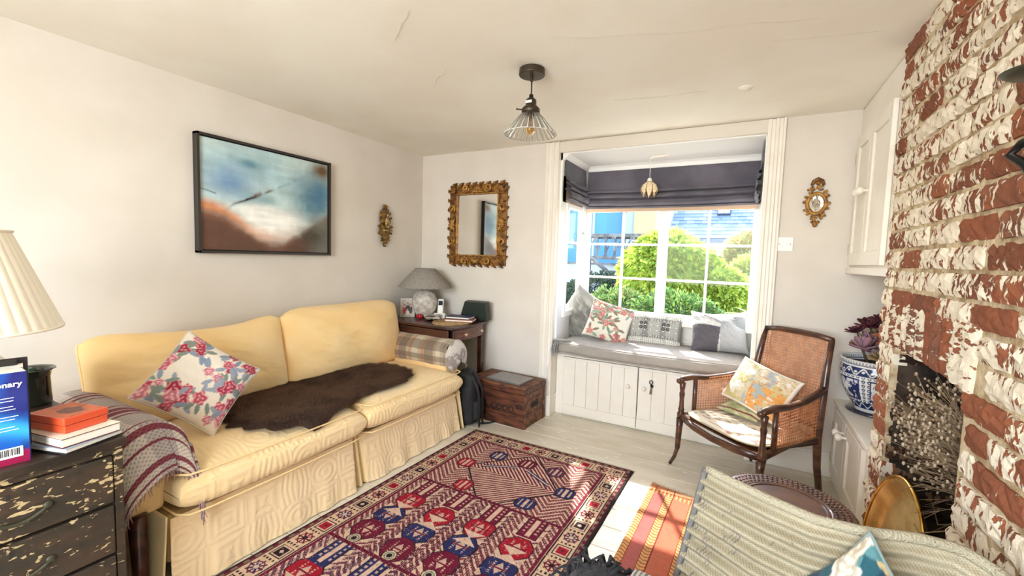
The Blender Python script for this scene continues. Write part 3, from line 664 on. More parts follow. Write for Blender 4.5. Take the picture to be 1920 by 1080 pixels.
# ================================================================== LEFT WALL: painting, gilt bracket
pt = thing('abstract_painting', 'large abstract landscape painting of pale blue sky over brown land in a dark box frame', 'painting', (0, -1.49, 1.59))
hw, hh = .432, .332
m = MB()
for b in ((-hw, hw, -hh, -hh+.014), (-hw, hw, hh-.014, hh), (-hw, -hw+.014, -hh, hh), (hw-.014, hw, -hh, hh)): m.box(.004, .048, b[0], b[1], b[2], b[3])
m.box(.004, .012, -hw, hw, -hh, hh).build('frame', BLACKF, pt, bevel=.0015)
def pcol(U, V):
    x = U+.03*fbm(U*3, V*3, 51)+.012*fbm(U*12, V*5, 52); y = 1-V+.03*fbm(U*3, V*4, 53)+.012*fbm(U*4, V*14, 54)   # x 0 = left (near), y 0 = top
    n = fbm(x*4, y*4, 21); n2 = fbm(x*11+y*3, y*9, 5)
    c = full(U, S(196, 214, 208)); c = mixc(c, S(160, 202, 216), .6*np.exp(-((x-.35)/.5)**2-((y-.2)/.3)**2)+.3*n)
    g = lambda cx, cy, sx, sy: np.exp(-((x-cx)/sx)**2-((y-cy)/sy)**2)
    c = mixc(c, S(120, 156, 192), 1.0*g(.2, .36, .16, .16)); c = mixc(c, S(84, 132, 150), .9*g(.34, .17, .09, .05)); c = mixc(c, S(96, 138, 158), 1.1*g(.85, .42, .22, .26)+.4*n2*g(.8, .5, .3, .3))
    c = mixc(c, S(58, 108, 140), .9*g(.93, .33, .10, .16)); c = mixc(c, S(84, 140, 156), .8*g(.45, .5, .2, .06)); c = mixc(c, S(244, 246, 240), 1.5*g(.52, .75, .24, .13)+1.2*g(.42, .6, .2, .07)); c = mixc(c, S(200, 224, 222), .8*g(.6, .5, .1, .08))
    land = np.interp(x, [0, .13, .25, .35, .47, .6, .72, .82, .92, 1], [.60, .64, .73, .82, .875, .865, .80, .70, .60, .52])+.025*n2+.03*n
    e = (y-land)
    c = mixc(c, S(206, 140, 98), np.clip(1-np.abs(e+.0)/.10, 0, 1)*np.clip(1.1-x*1.25, 0, 1)*1.2)
    c = mixc(c, S(150, 106, 84), np.clip(e*14, 0, 1)); c = mixc(c, S(92, 62, 48), np.clip(e*9, 0, 1)*.95); c = mixc(c, S(120, 118, 108), np.clip((x-.78)*8, 0, 1)*np.clip((y-.5)*5, 0, 1)*.9); c = mixc(c, S(64, 60, 48), 1.1*g(.84, .86, .14, .12)*(.7+n)); c = mixc(c, S(104, 76, 44), 1.1*g(.95, .08, .1, .09))
    l = y-(.56-.33*(x-.22)/.5); l = l+.02*n2; c = mixc(c, S(40, 48, 54), 1.5*np.exp(-(l/.014)**2)*np.exp(-((x-.42)/.2)**2)*(.6+1.2*n2)+.0); c = mixc(c, S(150, 112, 84), .9*np.exp(-((l+.006)/.016)**2)*np.exp(-((x-.45)/.08)**2)*(n2 > -.1))
    c = mixc(c, S(60, 62, 60), np.exp(-((y-.46-.25*x)/.006)**2)*(x < .1)*.8)
    c = c*(1+.16*fbm(U*7+V*3, V*26, 61)+.10*fbm(U*26, V*8, 62)+.14*fbm(U*5, V*5, 63))[..., None]
    return np.clip(c, 0, 1)
link('canvas', gridmesh(220, 170, lambda U, V: (.032+U*0, -hw+.02+(2*hw-.04)*U, -hh+.02+(2*hh-.04)*V), pcol), CANVAS, pt)
MB().box(.012, .0315, -hw+.02, hw-.02, -hh+.02, hh-.02).build('stretcher', mat('canvas_edge', S(40, 38, 34), .8), pt)
def scrolls(m, seed, n, rx, ry, dep, cx=0, cz=0, rmin=.008, rmax=.018):
    q = random.Random(seed)
    for k in range(n):
        a = 2*PI*k/n; r = q.uniform(rmin, rmax); x, z = cx+rx*math.cos(a), cz+ry*math.sin(a)
        pts = []; sgn = 1 if k % 2 else -1
        for t in np.linspace(0, 1, 9): b = a+sgn*(t*5.2); rad = r*(1-.75*t); pts.append((x+rad*math.cos(b), z+rad*math.sin(b)))
        yield pts
lb = thing('gilt_wall_bracket', 'small old gilt carved figure bracket on the left wall near the corner', 'wall ornament', (0, -.50, 1.515))
m = MB()
for k, (z, r) in enumerate(((.165, .022), (.13, .032), (.09, .042), (.04, .048), (-.01, .052), (-.05, .05), (-.09, .038), (-.13, .026), (-.165, .014))): m.ball((.02, .006*math.sin(k*2.3), z), r, 12, (.42, 1.35, .75))
m.build('bracket_body', GILT2, lb, smooth=True)
m = MB()
for k, pts in enumerate(scrolls(m, 5, 14, .068, .14, .02)): m.tube([(.022+.006*math.sin(i), p, q) for i, (p, q) in enumerate(pts)], [.006*(1-.5*i/9) for i in range(len(pts))], 6)
tag(m.build('scrollwork', GILT2, lb, smooth=True), kind='stuff')
m = MB().ball((.045, 0, .045), .02, 10, (.8, 1, 1.5)); m.ball((.05, 0, .09), .012, 10); m.tube([(.045, -.02, .05), (.05, -.012, .0), (.045, 0, -.02)], [.008, .009, .01], 8); m.tube([(.045, .02, .05), (.05, .012, .0), (.045, 0, -.02)], [.008, .009, .01], 8); m.box(.03, .06, -.045, .045, -.045, -.03)
m.build('figure', mat('worn_silver_gilt', S(190, 166, 120), .35, metal=.6, var=S(140, 104, 56), vs_=50), lb, smooth=True)

# ================================================================== BACK WALL: carved mirror, small gilt mirror
gm = thing('carved_mirror', 'rectangular wall mirror in a wide carved wooden scroll frame beside the corner', 'mirror', (.631, 0, 1.56))
gw, gh, iw, ih = .315, .372, .205, .262
MB().box(-iw-.004, iw+.004, -.014, -.008, -ih-.004, ih+.004).build('mirror_plate', MIRROR, gm)
m = MB(); 
for b in ((-gw+.02, gw-.02, ih, gh-.02), (-gw+.02, gw-.02, -gh+.02, -ih), (-gw+.02, -iw, -ih, ih), (iw, gw-.02, -ih, ih)): m.box(b[0], b[1], -.022, -.001, b[2], b[3])
m.build('frame', GILT, gm, bevel=.006)
GLT = mat('gilt_highlight', S(186, 138, 64), .45, metal=.25, var=S(130, 88, 42), vs_=30, bump=.2)
m = MB()
for b in ((-iw-.012, iw+.012, ih, ih+.012), (-iw-.012, iw+.012, -ih-.012, -ih), (-iw-.012, -iw, -ih, ih), (iw, iw+.012, -ih, ih)): m.box(b[0], b[1], -.032, -.014, b[2], b[3])
m.build('inner_moulding', GLT, gm, bevel=.004)
def spiral(cx, cz, r, a0, sg, turns=1.4, y=-.036, th=.013):
    pts = [(cx+r*(1-.78*t)*math.cos(a0+sg*t*turns*2*PI), y-.006*t, cz+r*(1-.78*t)*math.sin(a0+sg*t*turns*2*PI)) for t in np.linspace(0, 1, 22)]
    return MB().tube(pts, [th*(.5+.5*t) for t in np.linspace(0, 1, 22)], 8)
fx, fz = (gw+iw)/2, (gh+ih)/2
for sx in (-1, 1):
    for sz in (-1, 1):
        spiral(sx*.115, sz*fz, .036, PI if sx > 0 else 0, sx*sz).build('scroll', GLT, gm, smooth=True)
        spiral(sx*fx, sz*.14, .038, -sz*PI/2, -sx*sz).build('scroll', GLT, gm, smooth=True)
        m = MB()
        for k in range(5):                         # acanthus corner leaves
            a = math.atan2(sz, sx)+(k-2)*.36; L_ = .085 if k == 2 else .072
            bx_, bz_ = sx*(iw+.02), sz*(ih+.02); m.tube([(bx_, -.026, bz_), (bx_+L_*.5*math.cos(a), -.038, bz_+L_*.5*math.sin(a)), (bx_+L_*math.cos(a), -.022, bz_+L_*math.sin(a))], [.008, .015, .003], 8, flat=.6)
        m.build('corner_leaf', GILT, gm, smooth=True)
def shell(cx, cz, a0, n=7, r=.05):
    m = MB()
    for k in range(n):
        a = a0+(k-(n-1)/2)*.42; m.tube([(cx, -.024, cz), (cx+r*.6*math.cos(a), -.042, cz+r*.6*math.sin(a)), (cx+r*math.cos(a), -.03, cz+r*math.sin(a))], [.004, .009, .007], 8)
    m.ball((cx, -.035, cz), .013, 10); return m
for cx, cz, a in ((0, gh-.085, PI/2), (0, -gh+.085, -PI/2), (-gw+.075, 0, PI), (gw-.075, 0, 0)): shell(cx, cz, a, 9, .058).build('shell', GLT, gm, smooth=True)
m = MB()
for s in (-1, 1):
    for t in np.linspace(-.78, .78, 8):
        m.tube([(s*(gw-.05), -.022, t*gh-.02), (s*(gw-.022), -.034, t*gh+.004), (s*(gw-.002), -.016, t*gh+.026)], [.008, .021, .006], 8, flat=.6); m.tube([(t*gw-.02, -.022, s*(gh-.05)), (t*gw+.004, -.034, s*(gh-.022)), (t*gw+.026, -.016, s*(gh-.002))], [.008, .021, .006], 8, flat=.6)
m.build('outer_leaves', GILT, gm, smooth=True)
sm = thing('small_gilt_mirror', 'small gilt cartouche mirror on the wall right of the window', 'mirror', (3.07, 0, 1.67))
MB().lathe([(0, -.006), (.6, -.006), (1, 0)], 28).build('mirror_plate', MIRROR, sm, loc=(0, -.016, -.005), rot=(PI/2, 0, 0)).scale = (.036, .055, .5)
m = MB(); m.tube([(.042*math.cos(a)*(1+.1*math.cos(2*a)), -.018, .062*math.sin(a)-.005) for a in np.linspace(0, 2*PI, 33)[:-1]], .011, 8, closed=True)
for k, pts in enumerate(scrolls(m, 9, 16, .053, .092, .02)): m.tube([(p, -.018-.005*math.sin(i), q) for i, (p, q) in enumerate(pts)], [.0075*(1-.5*i/9) for i in range(len(pts))], 6)
m.build('frame', GLT, sm, smooth=True)
m = MB(); m.tube([(-.03, -.018, .105), (-.022, -.02, .13), (0, -.022, .142), (.022, -.02, .13), (.03, -.018, .105)], [.008, .01, .012, .01, .008], 8); m.ball((0, -.02, .12), .014, 10); m.ball((0, -.02, -.128), .014, 10, (1, .8, 1.4)); m.tube([(-.02, -.02, -.11), (0, -.02, -.13), (.02, -.02, -.11)], .008, 8)
tag(m.build('crest', GILT, sm, smooth=True), kind='stuff')

# ================================================================== CORNER TABLE AND WHAT STANDS ON IT
tz = .738
tt = thing('pembroke_table', 'dark mahogany drop-leaf table with a bowed end drawer in the corner', 'table', (0, 0, 0))
def tabletop(z0, z1, bow=.035):
    pts = [(.05, -.575), (.10, -.60), (.76, -.60)]+[(.80+bow*math.sin(t*PI), -.585+.50*t) for t in np.linspace(0, 1, 10)]+[(.76, -.06), (.05, -.06)]
    return MB().prism(pts, z0, z1, 2)
tabletop(tz-.02, tz).build('tabletop', OAKD, tt, bevel=.005)
MB().box(.07, .775, -.52, -.11, tz-.12, tz-.02).build('apron', OAKD, tt, bevel=.003)
pts = [(.779+.03*math.sin(t*PI), -.535+.44*t) for t in np.linspace(0, 1, 9)]+[(.77, -.095), (.77, -.535)]
d = MB().prism(pts, tz-.118, tz-.026, 2).build('drawer', mat('drawer_front', S(112, 62, 42), .33, var=S(80, 42, 28), vs_=8, vstretch=(1, 4, 8), coat=.3), tt, bevel=.004)
for yy in (-.43, -.2): MB().lathe([(.004, 0), (.004, .012), (.011, .016), (.013, .022), (.008, .028), (0, .03)], 14).build('knob', mat('pale_knob', S(206, 176, 140), .4), d, smooth=True, loc=(.795+.012, yy, tz-.07), rot=(0, PI/2, 0))
# hanging leaf on the sofa side, with its curved lower edge
MB().prism([(.06, tz-.022), (.78, tz-.022), (.78, tz-.14), (.7, tz-.175), (.5, tz-.2), (.25, tz-.2), (.06, tz-.17)], -.612, -.598, 1).build('drop_leaf', OAKD, tt, bevel=.003)
for x, y in ((.09, -.49), (.09, -.14), (.765, -.505), (.765, -.125)):
    s = .021; t = .014
    MB().add([(x-t, y-t, 0), (x+t, y-t, 0), (x+t, y+t, 0), (x-t, y+t, 0), (x-s, y-s, tz-.03), (x+s, y-s, tz-.03), (x+s, y+s, tz-.03), (x-s, y+s, tz-.03)], [(0, 3, 2, 1), (4, 5, 6, 7), (0, 1, 5, 4), (1, 2, 6, 5), (2, 3, 7, 6), (3, 0, 4, 7)]).build('leg', OAKD, tt, bevel=.003)
gl_ = thing('grey_table_lamp', 'small table lamp with a mottled stone base and wide grey linen shade in the corner', 'lamp', (.258, -.255, tz))
MB().lathe([(0, 0), (.055, 0), (.065, .01), (.095, .06), (.112, .12), (.110, .165), (.085, .21), (.045, .238), (.03, .245), (0, .247)], 36).build('lamp_base', STONEW, gl_, smooth=True)
MB().lathe([(0, .244), (.012, .244), (.012, .262), (.022, .266), (.022, .272), (.011, .275), (.011, .31), (0, .31)], 16).build('lamp_fitting', CHROME, gl_, smooth=True)
MB().lathe([(.232, .262), (.234, .268), (.09, .425), (.086, .427), (.086, .423), (.228, .265), (.232, .262)], 48).build('lamp_shade', GREYSHADE, gl_, smooth=True)
MB().tube([(.03, -.02, .003), (.2, -.1, .004), (.42, -.02, .004), (.5, .13, .004), (.49, .155, -.05), (.5, .16, -.25), (.54, .14, -.45), (.57, .13, -.6), (.56, .15, -.734)], .0025, 6).build('flex', BLACKC, gl_, smooth=True)
pf = thing('photo_frame', 'pale rectangular picture frame holding a family snapshot, in front of the grey lamp', 'photo frame', (.155, -.36, tz)); pf.rotation_euler = (-.14, 0, .62)
MB().box(-.062, .062, -.004, .01, 0, .165).build('frame', mat('silver_birch', S(206, 198, 184), .5, var=S(170, 160, 146), vs_=60), pf, bevel=.002)
def photo(U, V):
    c = full(U, S(190, 176, 160)); n = fbm(U*9, V*9, 3); c = mixc(c, S(96, 84, 78), (n > .05)*.5)
    e = lambda cx, cy, a, b: ((U-cx)/a)**2+((V-cy)/b)**2 < 1
    for cx, cy, cl, cf in ((.22, .45, S(170, 60, 70), S(214, 168, 146)), (.52, .6, S(44, 38, 44), S(206, 160, 136)), (.8, .5, S(60, 48, 50), S(208, 164, 140)), (.5, .2, S(226, 216, 206), S(216, 172, 150))):
        c = mixc(c, cl, 1.*e(cx, cy-.14, .17, .26)); c = mixc(c, S(50, 34, 28), 1.*e(cx, cy+.17, .085, .1)); c = mixc(c, cf, 1.*e(cx, cy+.13, .065, .085))
    return c
link('photograph', gridmesh(50, 60, lambda U, V: (-.045+.09*U, -.0048+U*0, .02+.125*V), photo), PLAIN, pf)
MB().prism([(.008, .14), (.05, 0), (.008, 0)], -.01, .01, 0).build('easel_back', BLACKF, pf)
ph = thing('cordless_phone', 'white cordless phone on its charging stand behind the papers on the corner table', 'phone', (.40, -.22, tz)); ph.rotation_euler = (0, 0, .5)
MB().prism([(-.05, 0), (.05, 0), (.045, .03), (-.02, .045), (-.05, .03)], -.05, .05, 0).build('stand', WHITE2, ph, bevel=.006)
h = MB().box(-.025, .025, -.012, .012, .03, .17).build('handset', WHITE2, ph, bevel=.008); h.rotation_euler = (-.35, 0, 0)
MB().box(-.018, .018, -.0135, -.011, .11, .15).build('screen', mat('phone_screen', S(40, 44, 50), .2), h)
rb = tag(MB().tube([(-.01, 0, .012), (.0, 0, .024), (.012, .004, .02), (.03, .012, .008)], [.006, .022, .02, .006], 10).ball((-.006, -.004, .02), .018, 10, (1.2, 1, .8)).build('red_trinket', mat('red_gloss', S(176, 22, 34), .25), smooth=True, loc=(.30, -.375, tz)), 'small shiny red trinket at the foot of the grey lamp', 'trinket')
pp = thing('crumpled_papers', 'loose crumpled pale receipts heaped beside the lamp on the corner table', 'papers', (.42, -.33, tz))
for k in range(5):
    q = random.Random(40+k); s1 = k*3
    o = link('receipt', gridmesh(14, 10, lambda U, V: ((U-.5)*.15, (V-.5)*.08, .006+.006*k+.022*np.abs(fbm(U*3+s1, V*3, 12+k))), lambda U, V: mixc(full(U, S(216, 208, 196)), S(120, 116, 120), (fbm(U*6, V*20, k) > .22)*.6)), PLAIN, pp, loc=(q.uniform(-.07, .07), q.uniform(-.05, .05), 0), rot=(0, 0, q.uniform(-1, 1)))
pm = thing('woven_placemat', 'oval woven straw mat under the notebooks on the corner table', 'placemat', (.635, -.345, tz))
STRAW = mat('straw', S(196, 166, 122), .85, var=S(150, 118, 78), vs_=80, bump=.4, bscale=160)
m = MB()
for k in range(11):
    r = 1-k*.092; m.tube([(.145*r*math.cos(a), .19*r*math.sin(a), .005) for a in np.linspace(0, 2*PI, 41)[:-1]], .0072, 6, closed=True)
tag(m.build('coil', STRAW, pm, smooth=True), kind='stuff')
for nm, lab, cl, z, a, o_, sz in (('notebook', 'tan leather-bound notebook, lower of the two on the straw mat', S(172, 112, 92), .0125, .35, (.68, -.30), (.115, .075)), ('notebook.001', 'dark blue notebook lying on top of the tan one', S(58, 62, 92), .031, .22, (.66, -.28), (.105, .07))):
    b = thing('notebook', lab, 'notebook', (o_[0], o_[1], tz+z), a)
    MB().box(-sz[0], sz[0], -sz[1], sz[1], 0, .003).box(-sz[0], sz[0], -sz[1], sz[1], .013, .016).box(-sz[0], -sz[0]+.004, -sz[1], sz[1], 0, .016).build('cover', mat('cover_'+lab[:4], cl, .5), b, bevel=.001)
    MB().box(-sz[0]+.004, sz[0]-.004, -sz[1]+.003, sz[1]-.003, .003, .013).build('pages', PAPER, b)
db = thing('green_box_file', 'dark green box file propped upright against the wall at the back of the corner table', 'box file', (.70, -.105, tz)); db.rotation_euler = (.16, 0, .02)
MB().prism([(-.145, 0), (.13, 0), (.13, .165), (-.085, .165), (-.145, .02)], -.03, .03, 1).build('case', mat('green_leathercloth', S(38, 48, 42), .45, bump=.1, bscale=200), db, bevel=.006)
MB().box(-.13, .128, -.034, -.0295, .01, .016).build('seam', BLACKF, db)

# trunk, laptop, rucksack
tk = thing('wooden_trunk', 'old brown wooden trunk with faded black stencilled lettering, standing below the corner table', 'trunk', (1.085, -.215, 0), -.06)
TR = mat('trunk_wood', S(104, 58, 36), .5, var=S(58, 30, 20), vs_=7, vstretch=(1, 6, 6), bump=.15, bscale=30); TRL = mat('worn_trunk_wood', S(128, 82, 52), .55, var=S(74, 42, 28), vs_=6, vstretch=(2, 4, 4), bump=.15, bscale=30)
tw, td, thh = .262, .165, .315
for k, (a, b) in enumerate(((.0, .105), (.108, .205), (.208, .258))):
    MB().box(-tw, tw, -td, -td+.014, a, b).build('plank', TR, tk, bevel=.002); MB().box(-tw, tw, td-.014, td, a, b).build('plank', TR, tk, bevel=.002)
    MB().box(-tw+.014, -tw+.0, -td+.014, td-.014, a, b).box(-tw, -tw+.013, -td+.014, td-.014, a, b).build('plank', TR, tk, bevel=.002) if 0 else MB().box(-tw, -tw+.013, -td+.014, td-.014, a, b).build('plank', TR, tk, bevel=.002)
    MB().box(tw-.013, tw, -td+.014, td-.014, a, b).build('plank', TRL, tk, bevel=.002)
MB().box(-tw+.014, tw-.014, -td+.014, td-.014, .004, .02).build('bottom_board', TR, tk)
l = MB().box(-tw-.004, tw+.004, -td-.004, td+.004, .262, thh-.012).build('lid', TR, tk, bevel=.003)
for k in range(4): MB().box(-tw-.004, tw+.004, -td-.004+k*.0845, -td-.004+(k+1)*.0845-.002, thh-.012, thh).build('plank', TRL, l, bevel=.002)
m = MB().box(tw-.0, tw+.005, -td, -td+.03, 0, .26).box(tw, tw+.005, td-.03, td, 0, .26).build('corner_batten', TRL, tk, bevel=.002)
MB().box(tw+.0005, tw+.0045, -.055, .045, .14, .168).build('hand_hole', DARKGAP, tk, bevel=.001)
def text(body, size, m, parent, loc, rot, name='lettering', ax='CENTER', ext=.0003, sx=1):
    cu = bpy.data.curves.new('lettering', 'FONT'); cu.body = body; cu.size = size; cu.align_x = ax; cu.extrude = ext; cu.offset = size*.022
    o = bpy.data.objects.new(name, cu); C.objects.link(o); cu.materials.append(m); bpy.context.view_layer.update(); me = bpy.data.meshes.new_from_object(o); bpy.data.objects.remove(o); o = bpy.data.objects.new(name, me); C.objects.link(o)
    o.parent = parent; o.location = loc; o.rotation_euler = rot; o.scale = (sx, 1, 1); return tag(o, kind='stuff')
INK = mat('stencil_ink', S(22, 15, 14), .7)
text('G. CODD.', .062, INK, tk, (.03, -td-.0008, .115), (PI/2, 0, 0), sx=1.15)
text('ED', .045, INK, tk, (.215, -td-.0008, .15), (PI/2, 0, 0)); text('SOUTH', .03, INK, tk, (tw+.0012, .0, .17), (PI/2, 0, PI/2))
lp = thing('laptop', 'closed thin silver-grey laptop lying on the lid of the wooden trunk', 'laptop', (1.125, -.235, thh+.0005), -.10)
ALU = mat('grey_aluminium', S(150, 148, 146), .38, metal=.6)
MB().box(-.155, .155, -.108, .108, 0, .009).build('base', ALU, lp, bevel=.003); MB().box(-.155, .155, -.108, .108, .0095, .015).build('lid', ALU, lp, bevel=.003)
MB().ball((-.006, -.002, 0), .011, 12, (1, 1, .04)).ball((.002, .012, 0), .004, 8, (1, .6, .06)).build('emblem', mat('emblem_grey', S(96, 96, 98), .3, metal=.5), lp, loc=(0, 0, .0152))
bk = thing('rucksack', 'black rucksack slumped on the floor between the sofa and the trunk', 'rucksack', (.905, -.515, 0), .25)
def bagP(U, V):
    a = U*2*PI; z = V*.43; r = (1-.25*V**3)*np.clip((1-V)*9, 0, 1)**.5*np.clip(V*12+.2, 0, 1)**.5
    return .105*np.sign(np.cos(a))*np.abs(np.cos(a))**.7*r*.85*(1+.06*fbm(U*9, V*6, 3)), .085*np.sign(np.sin(a))*np.abs(np.sin(a))**.7*r*(1+.12*fbm(U*8, V*7, 2)), z*(1-.0*a)+.004
link('body', gridmesh(60, 50, bagP, wrapu=True), BLACKC, bk, smooth=True)
MB().box(.05, .115, -.06, .06, .05, .2).build('front_pocket', BLACKC, bk, bevel=.02, seg=3)
for s in (-.05, .03): MB().tube([(.02, s-.03, .42), (.08, s-.06, .40), (.13, s-.07, .30), (.14, s-.06, .17), (.13, s-.04, .05), (.12, s, .01)], [.012]*6, 8, flat=.35).build('strap', BLACKC, bk, smooth=True)
MB().tube([(.10, .0, .012), (.16, .04, .008), (.22, .10, .009), (.30, .07, .008), (.36, .10, .008)], [.012, .01, .009, .01, .006], 8, flat=.5).build('loose_strap', BLACKC, bk, smooth=True)

# ================================================================== CHEST OF DRAWERS AND ITS THINGS (near left)
ch = thing('chest_of_drawers', 'dark distressed chest of drawers with flaking paint at the near end of the sofa', 'chest of drawers', (0, 0, 0))
def distress(name, c1, c2, c3):
    m = mat(name, c1, .42, var=c2, vs_=6, vstretch=(1, 1, 3), bump=.25, bscale=35, spec=.4); n = m.node_tree; L = n.links; b = n.nodes['Principled BSDF']
    old = b.inputs['Base Color'].links[0].from_socket; tc = n.nodes.new('ShaderNodeTexCoord'); mp = n.nodes.new('ShaderNodeMapping'); mp.inputs['Scale'].default_value = (1, 1, 2.6); L.new(tc.outputs['Object'], mp.inputs[0])
    z = n.nodes.new('ShaderNodeTexNoise'); z.inputs['Scale'].default_value = 34; z.inputs['Detail'].default_value = 4; z.inputs['Distortion'].default_value = .6; L.new(mp.outputs[0], z.inputs['Vector'])
    z2 = n.nodes.new('ShaderNodeTexNoise'); z2.inputs['Scale'].default_value = 5; L.new(tc.outputs['Object'], z2.inputs['Vector'])
    ad = n.nodes.new('ShaderNodeMath'); ad.operation = 'MULTIPLY_ADD'; L.new(z2.outputs[0], ad.inputs[0]); ad.inputs[1].default_value = .55; L.new(z.outputs[0], ad.inputs[2])
    rp = n.nodes.new('ShaderNodeMapRange'); rp.inputs[1].default_value = .868; rp.inputs[2].default_value = .878; L.new(ad.outputs[0], rp.inputs[0])
    mx = n.nodes.new('ShaderNodeMix'); mx.data_type = 'RGBA'; L.new(rp.outputs[0], mx.inputs[0]); L.new(old, mx.inputs[6]); mx.inputs[7].default_value = (*c3, 1); L.new(mx.outputs[2], b.inputs['Base Color']); return m
DIS = distress('flaking_dark_paint', S(52, 45, 36), S(66, 52, 40), S(186, 164, 122)); DIS2 = mat('dark_worn_wood', S(58, 44, 34), .38, var=S(38, 30, 24), vs_=7, bump=.1)
CX0, CX1, CY0, CY1 = .40, 1.06, -3.62, -2.625
MB().box(CX0, CX1-.012, CY0, CY1, 0.03, .675).build('carcass', DIS2, ch, bevel=.003)
MB().box(CX0-.01, CX1+.012, CY0-.01, CY1+.008, .675, .70).build('top', DIS2, ch, bevel=.004)
MB().box(CX1-.012, CX1, CY0, CY1, .655, .675).box(CX1-.012, CX1, CY1-.022, CY1, .03, .655).box(CX1-.012, CX1, CY0, CY0+.022, .03, .655).build('front_frame', DIS, ch, bevel=.002)
for z0, z1 in ((.505, .65), (.345, .495), (.185, .335), (.035, .175)):
    for (y0, y1) in ((CY0+.025, CY1-.025),):
        d = MB().box(CX1-.012, CX1+.004, y0, y1, z0, z1).build('drawer', DIS, ch, bevel=.004)
        for yc in (CY1-.22, CY0+.22):
            m = MB(); m.tube([(CX1+.006, yc+.055*t, (z0+z1)/2-.012-.022*math.cos(t*PI/2)+.0*t) for t in np.linspace(-1, 1, 11)], .0055, 8)
            for s in (-1, 1): m.ball((CX1+.006, yc+s*.055, (z0+z1)/2-.008), .011, 10, (.5, 1, 1))
            m.build('handle', mat('painted_metal_pull', S(64, 62, 46), .5, metal=.3), d, smooth=True)
        MB().box(CX1+.0035, CX1+.0052, CY1-.24, CY1-.233, z1-.036, z1-.02).build('keyhole', DARKGAP, d)
# cream lamp
cl = thing('cream_table_lamp', 'big table lamp with a glossy off-white urn base and cream pleated shade', 'lamp', (.80, -2.905, .70))
MB().lathe([(0, 0), (.06, 0), (.062, .012), (.05, .03), (.06, .06), (.10, .13), (.118, .19), (.112, .235), (.08, .272), (.05, .286), (.046, .298), (.056, .306), (.052, .315), (.02, .318), (0, .318)], 40).build('lamp_base', mat('cream_glaze', S(226, 214, 204), .08, coat=.6), cl, smooth=True)
MB().lathe([(0, .316), (.014, .316), (.014, .36), (0, .36)], 14).build('lamp_fitting', BRASS, cl, smooth=True)
PLT = mat('pleated_cream_fabric', S(250, 242, 224), .85, bump=.1)
rib = lambda a, z: .012*abs(math.sin(a*22))
MB().lathe([(.222, .335), (.222, .343), (.128, .612), (.128, .62)], 440, rib=rib).build('lamp_shade', PLT, cl, solid=.002)
for z, r in ((.338, .2255), (.617, .131)): MB().tube([(r*math.cos(a), r*math.sin(a), z) for a in np.linspace(0, 2*PI, 61)[:-1]], .004, 6, closed=True).build('shade_trim', PLT, cl, smooth=True)
# dark glass jar
jr = thing('dark_glass_jar', 'dark glass jar stuffed with crumpled green foil behind the lamp', 'jar', (.47, -2.675, .70))
MB().lathe([(0, .0), (.05, .0), (.053, .01), (.05, .1), (.056, .125), (.066, .13), (.064, .134), (.052, .128), (.046, .1), (.048, .012), (0, .008)], 28).build('jar', mat('smoked_glass', S(40, 42, 32), .06, trans=.35, coat=.4), jr, smooth=True)
m = MB(); q = random.Random(4)
for k in range(9): m.ball((q.uniform(-.02, .02), q.uniform(-.02, .02), q.uniform(.03, .13)), q.uniform(.014, .024), 6, (1.3, 1, .7))
m.build('foil_filling', mat('green_foil', S(56, 92, 72), .25, metal=.6), jr)
# books, box
nb = thing('spiral_notebook', 'spiral-bound notebook with a blue-black cover, at the bottom of the pile on the chest', 'notebook', (.965, -2.72, .702), .33)
MB().box(-.105, .105, -.074, .074, 0, .004).build('back_cover', mat('black_card', S(26, 26, 30), .5), nb); MB().box(-.10, .103, -.072, .072, .004, .013).build('pages', PAPER, nb); MB().box(-.103, .105, -.074, .074, .013, .0155).build('front_cover', mat('slate_cover', S(160, 172, 190), .5), nb)
m = MB()
for k in range(22): y = -.068+k*.0065; m.tube([(-.1+.008*math.cos(a), y, .008+.010*math.sin(a)) for a in np.linspace(0, 2*PI, 9)[:-1]], .001, 4, closed=True)
tag(m.build('wire_binding', CHROME, nb, smooth=True), kind='stuff')
bo = thing('hardback_book', 'cream hardback with a maroon edge lying under the orange box on the chest', 'book', (.968, -2.712, .7185), .20)
MB().box(-.098, .098, -.07, .07, 0, .0025).box(-.098, .098, -.07, .07, .0235, .026).box(-.098, -.094, -.07, .07, 0, .026).build('cover', mat('maroon_cloth_cover', S(106, 46, 40), .6), bo, bevel=.001)
MB().box(-.094, .096, -.068, .068, .0025, .0235).build('pages', PAPER, bo); MB().box(-.085, .098, -.07, .07, .0261, .0268).build('dust_jacket', mat('jacket_cream', S(232, 222, 200), .4), bo)
ob = thing('orange_lidded_box', 'small bright orange lidded box with a worn picture on its lid', 'box', (.955, -2.712, .7458), .26)
OR = mat('orange_lacquer', S(214, 82, 46), .38, coat=.2); 
MB().box(-.074, .074, -.053, .053, 0, .022).build('box_base', OR, ob, bevel=.002); MB().box(-.0755, .0755, -.0545, .0545, .0235, .044).build('lid', OR, ob, bevel=.002)
def boxart(U, V):
    n = fbm(U*6, V*5, 9); c = full(U, S(206, 108, 66)); c = mixc(c, S(170, 96, 66), (n > .1)*.7); e = ((U-.55)/.25)**2+((V-.5)/.3)**2 < 1+.8*n; return mixc(c, S(86, 66, 62), .8*e)
link('lid_picture', gridmesh(60, 44, lambda U, V: (-.068+.136*U, -.047+.094*V, .0445+U*0), boxart), PLAIN, ob)
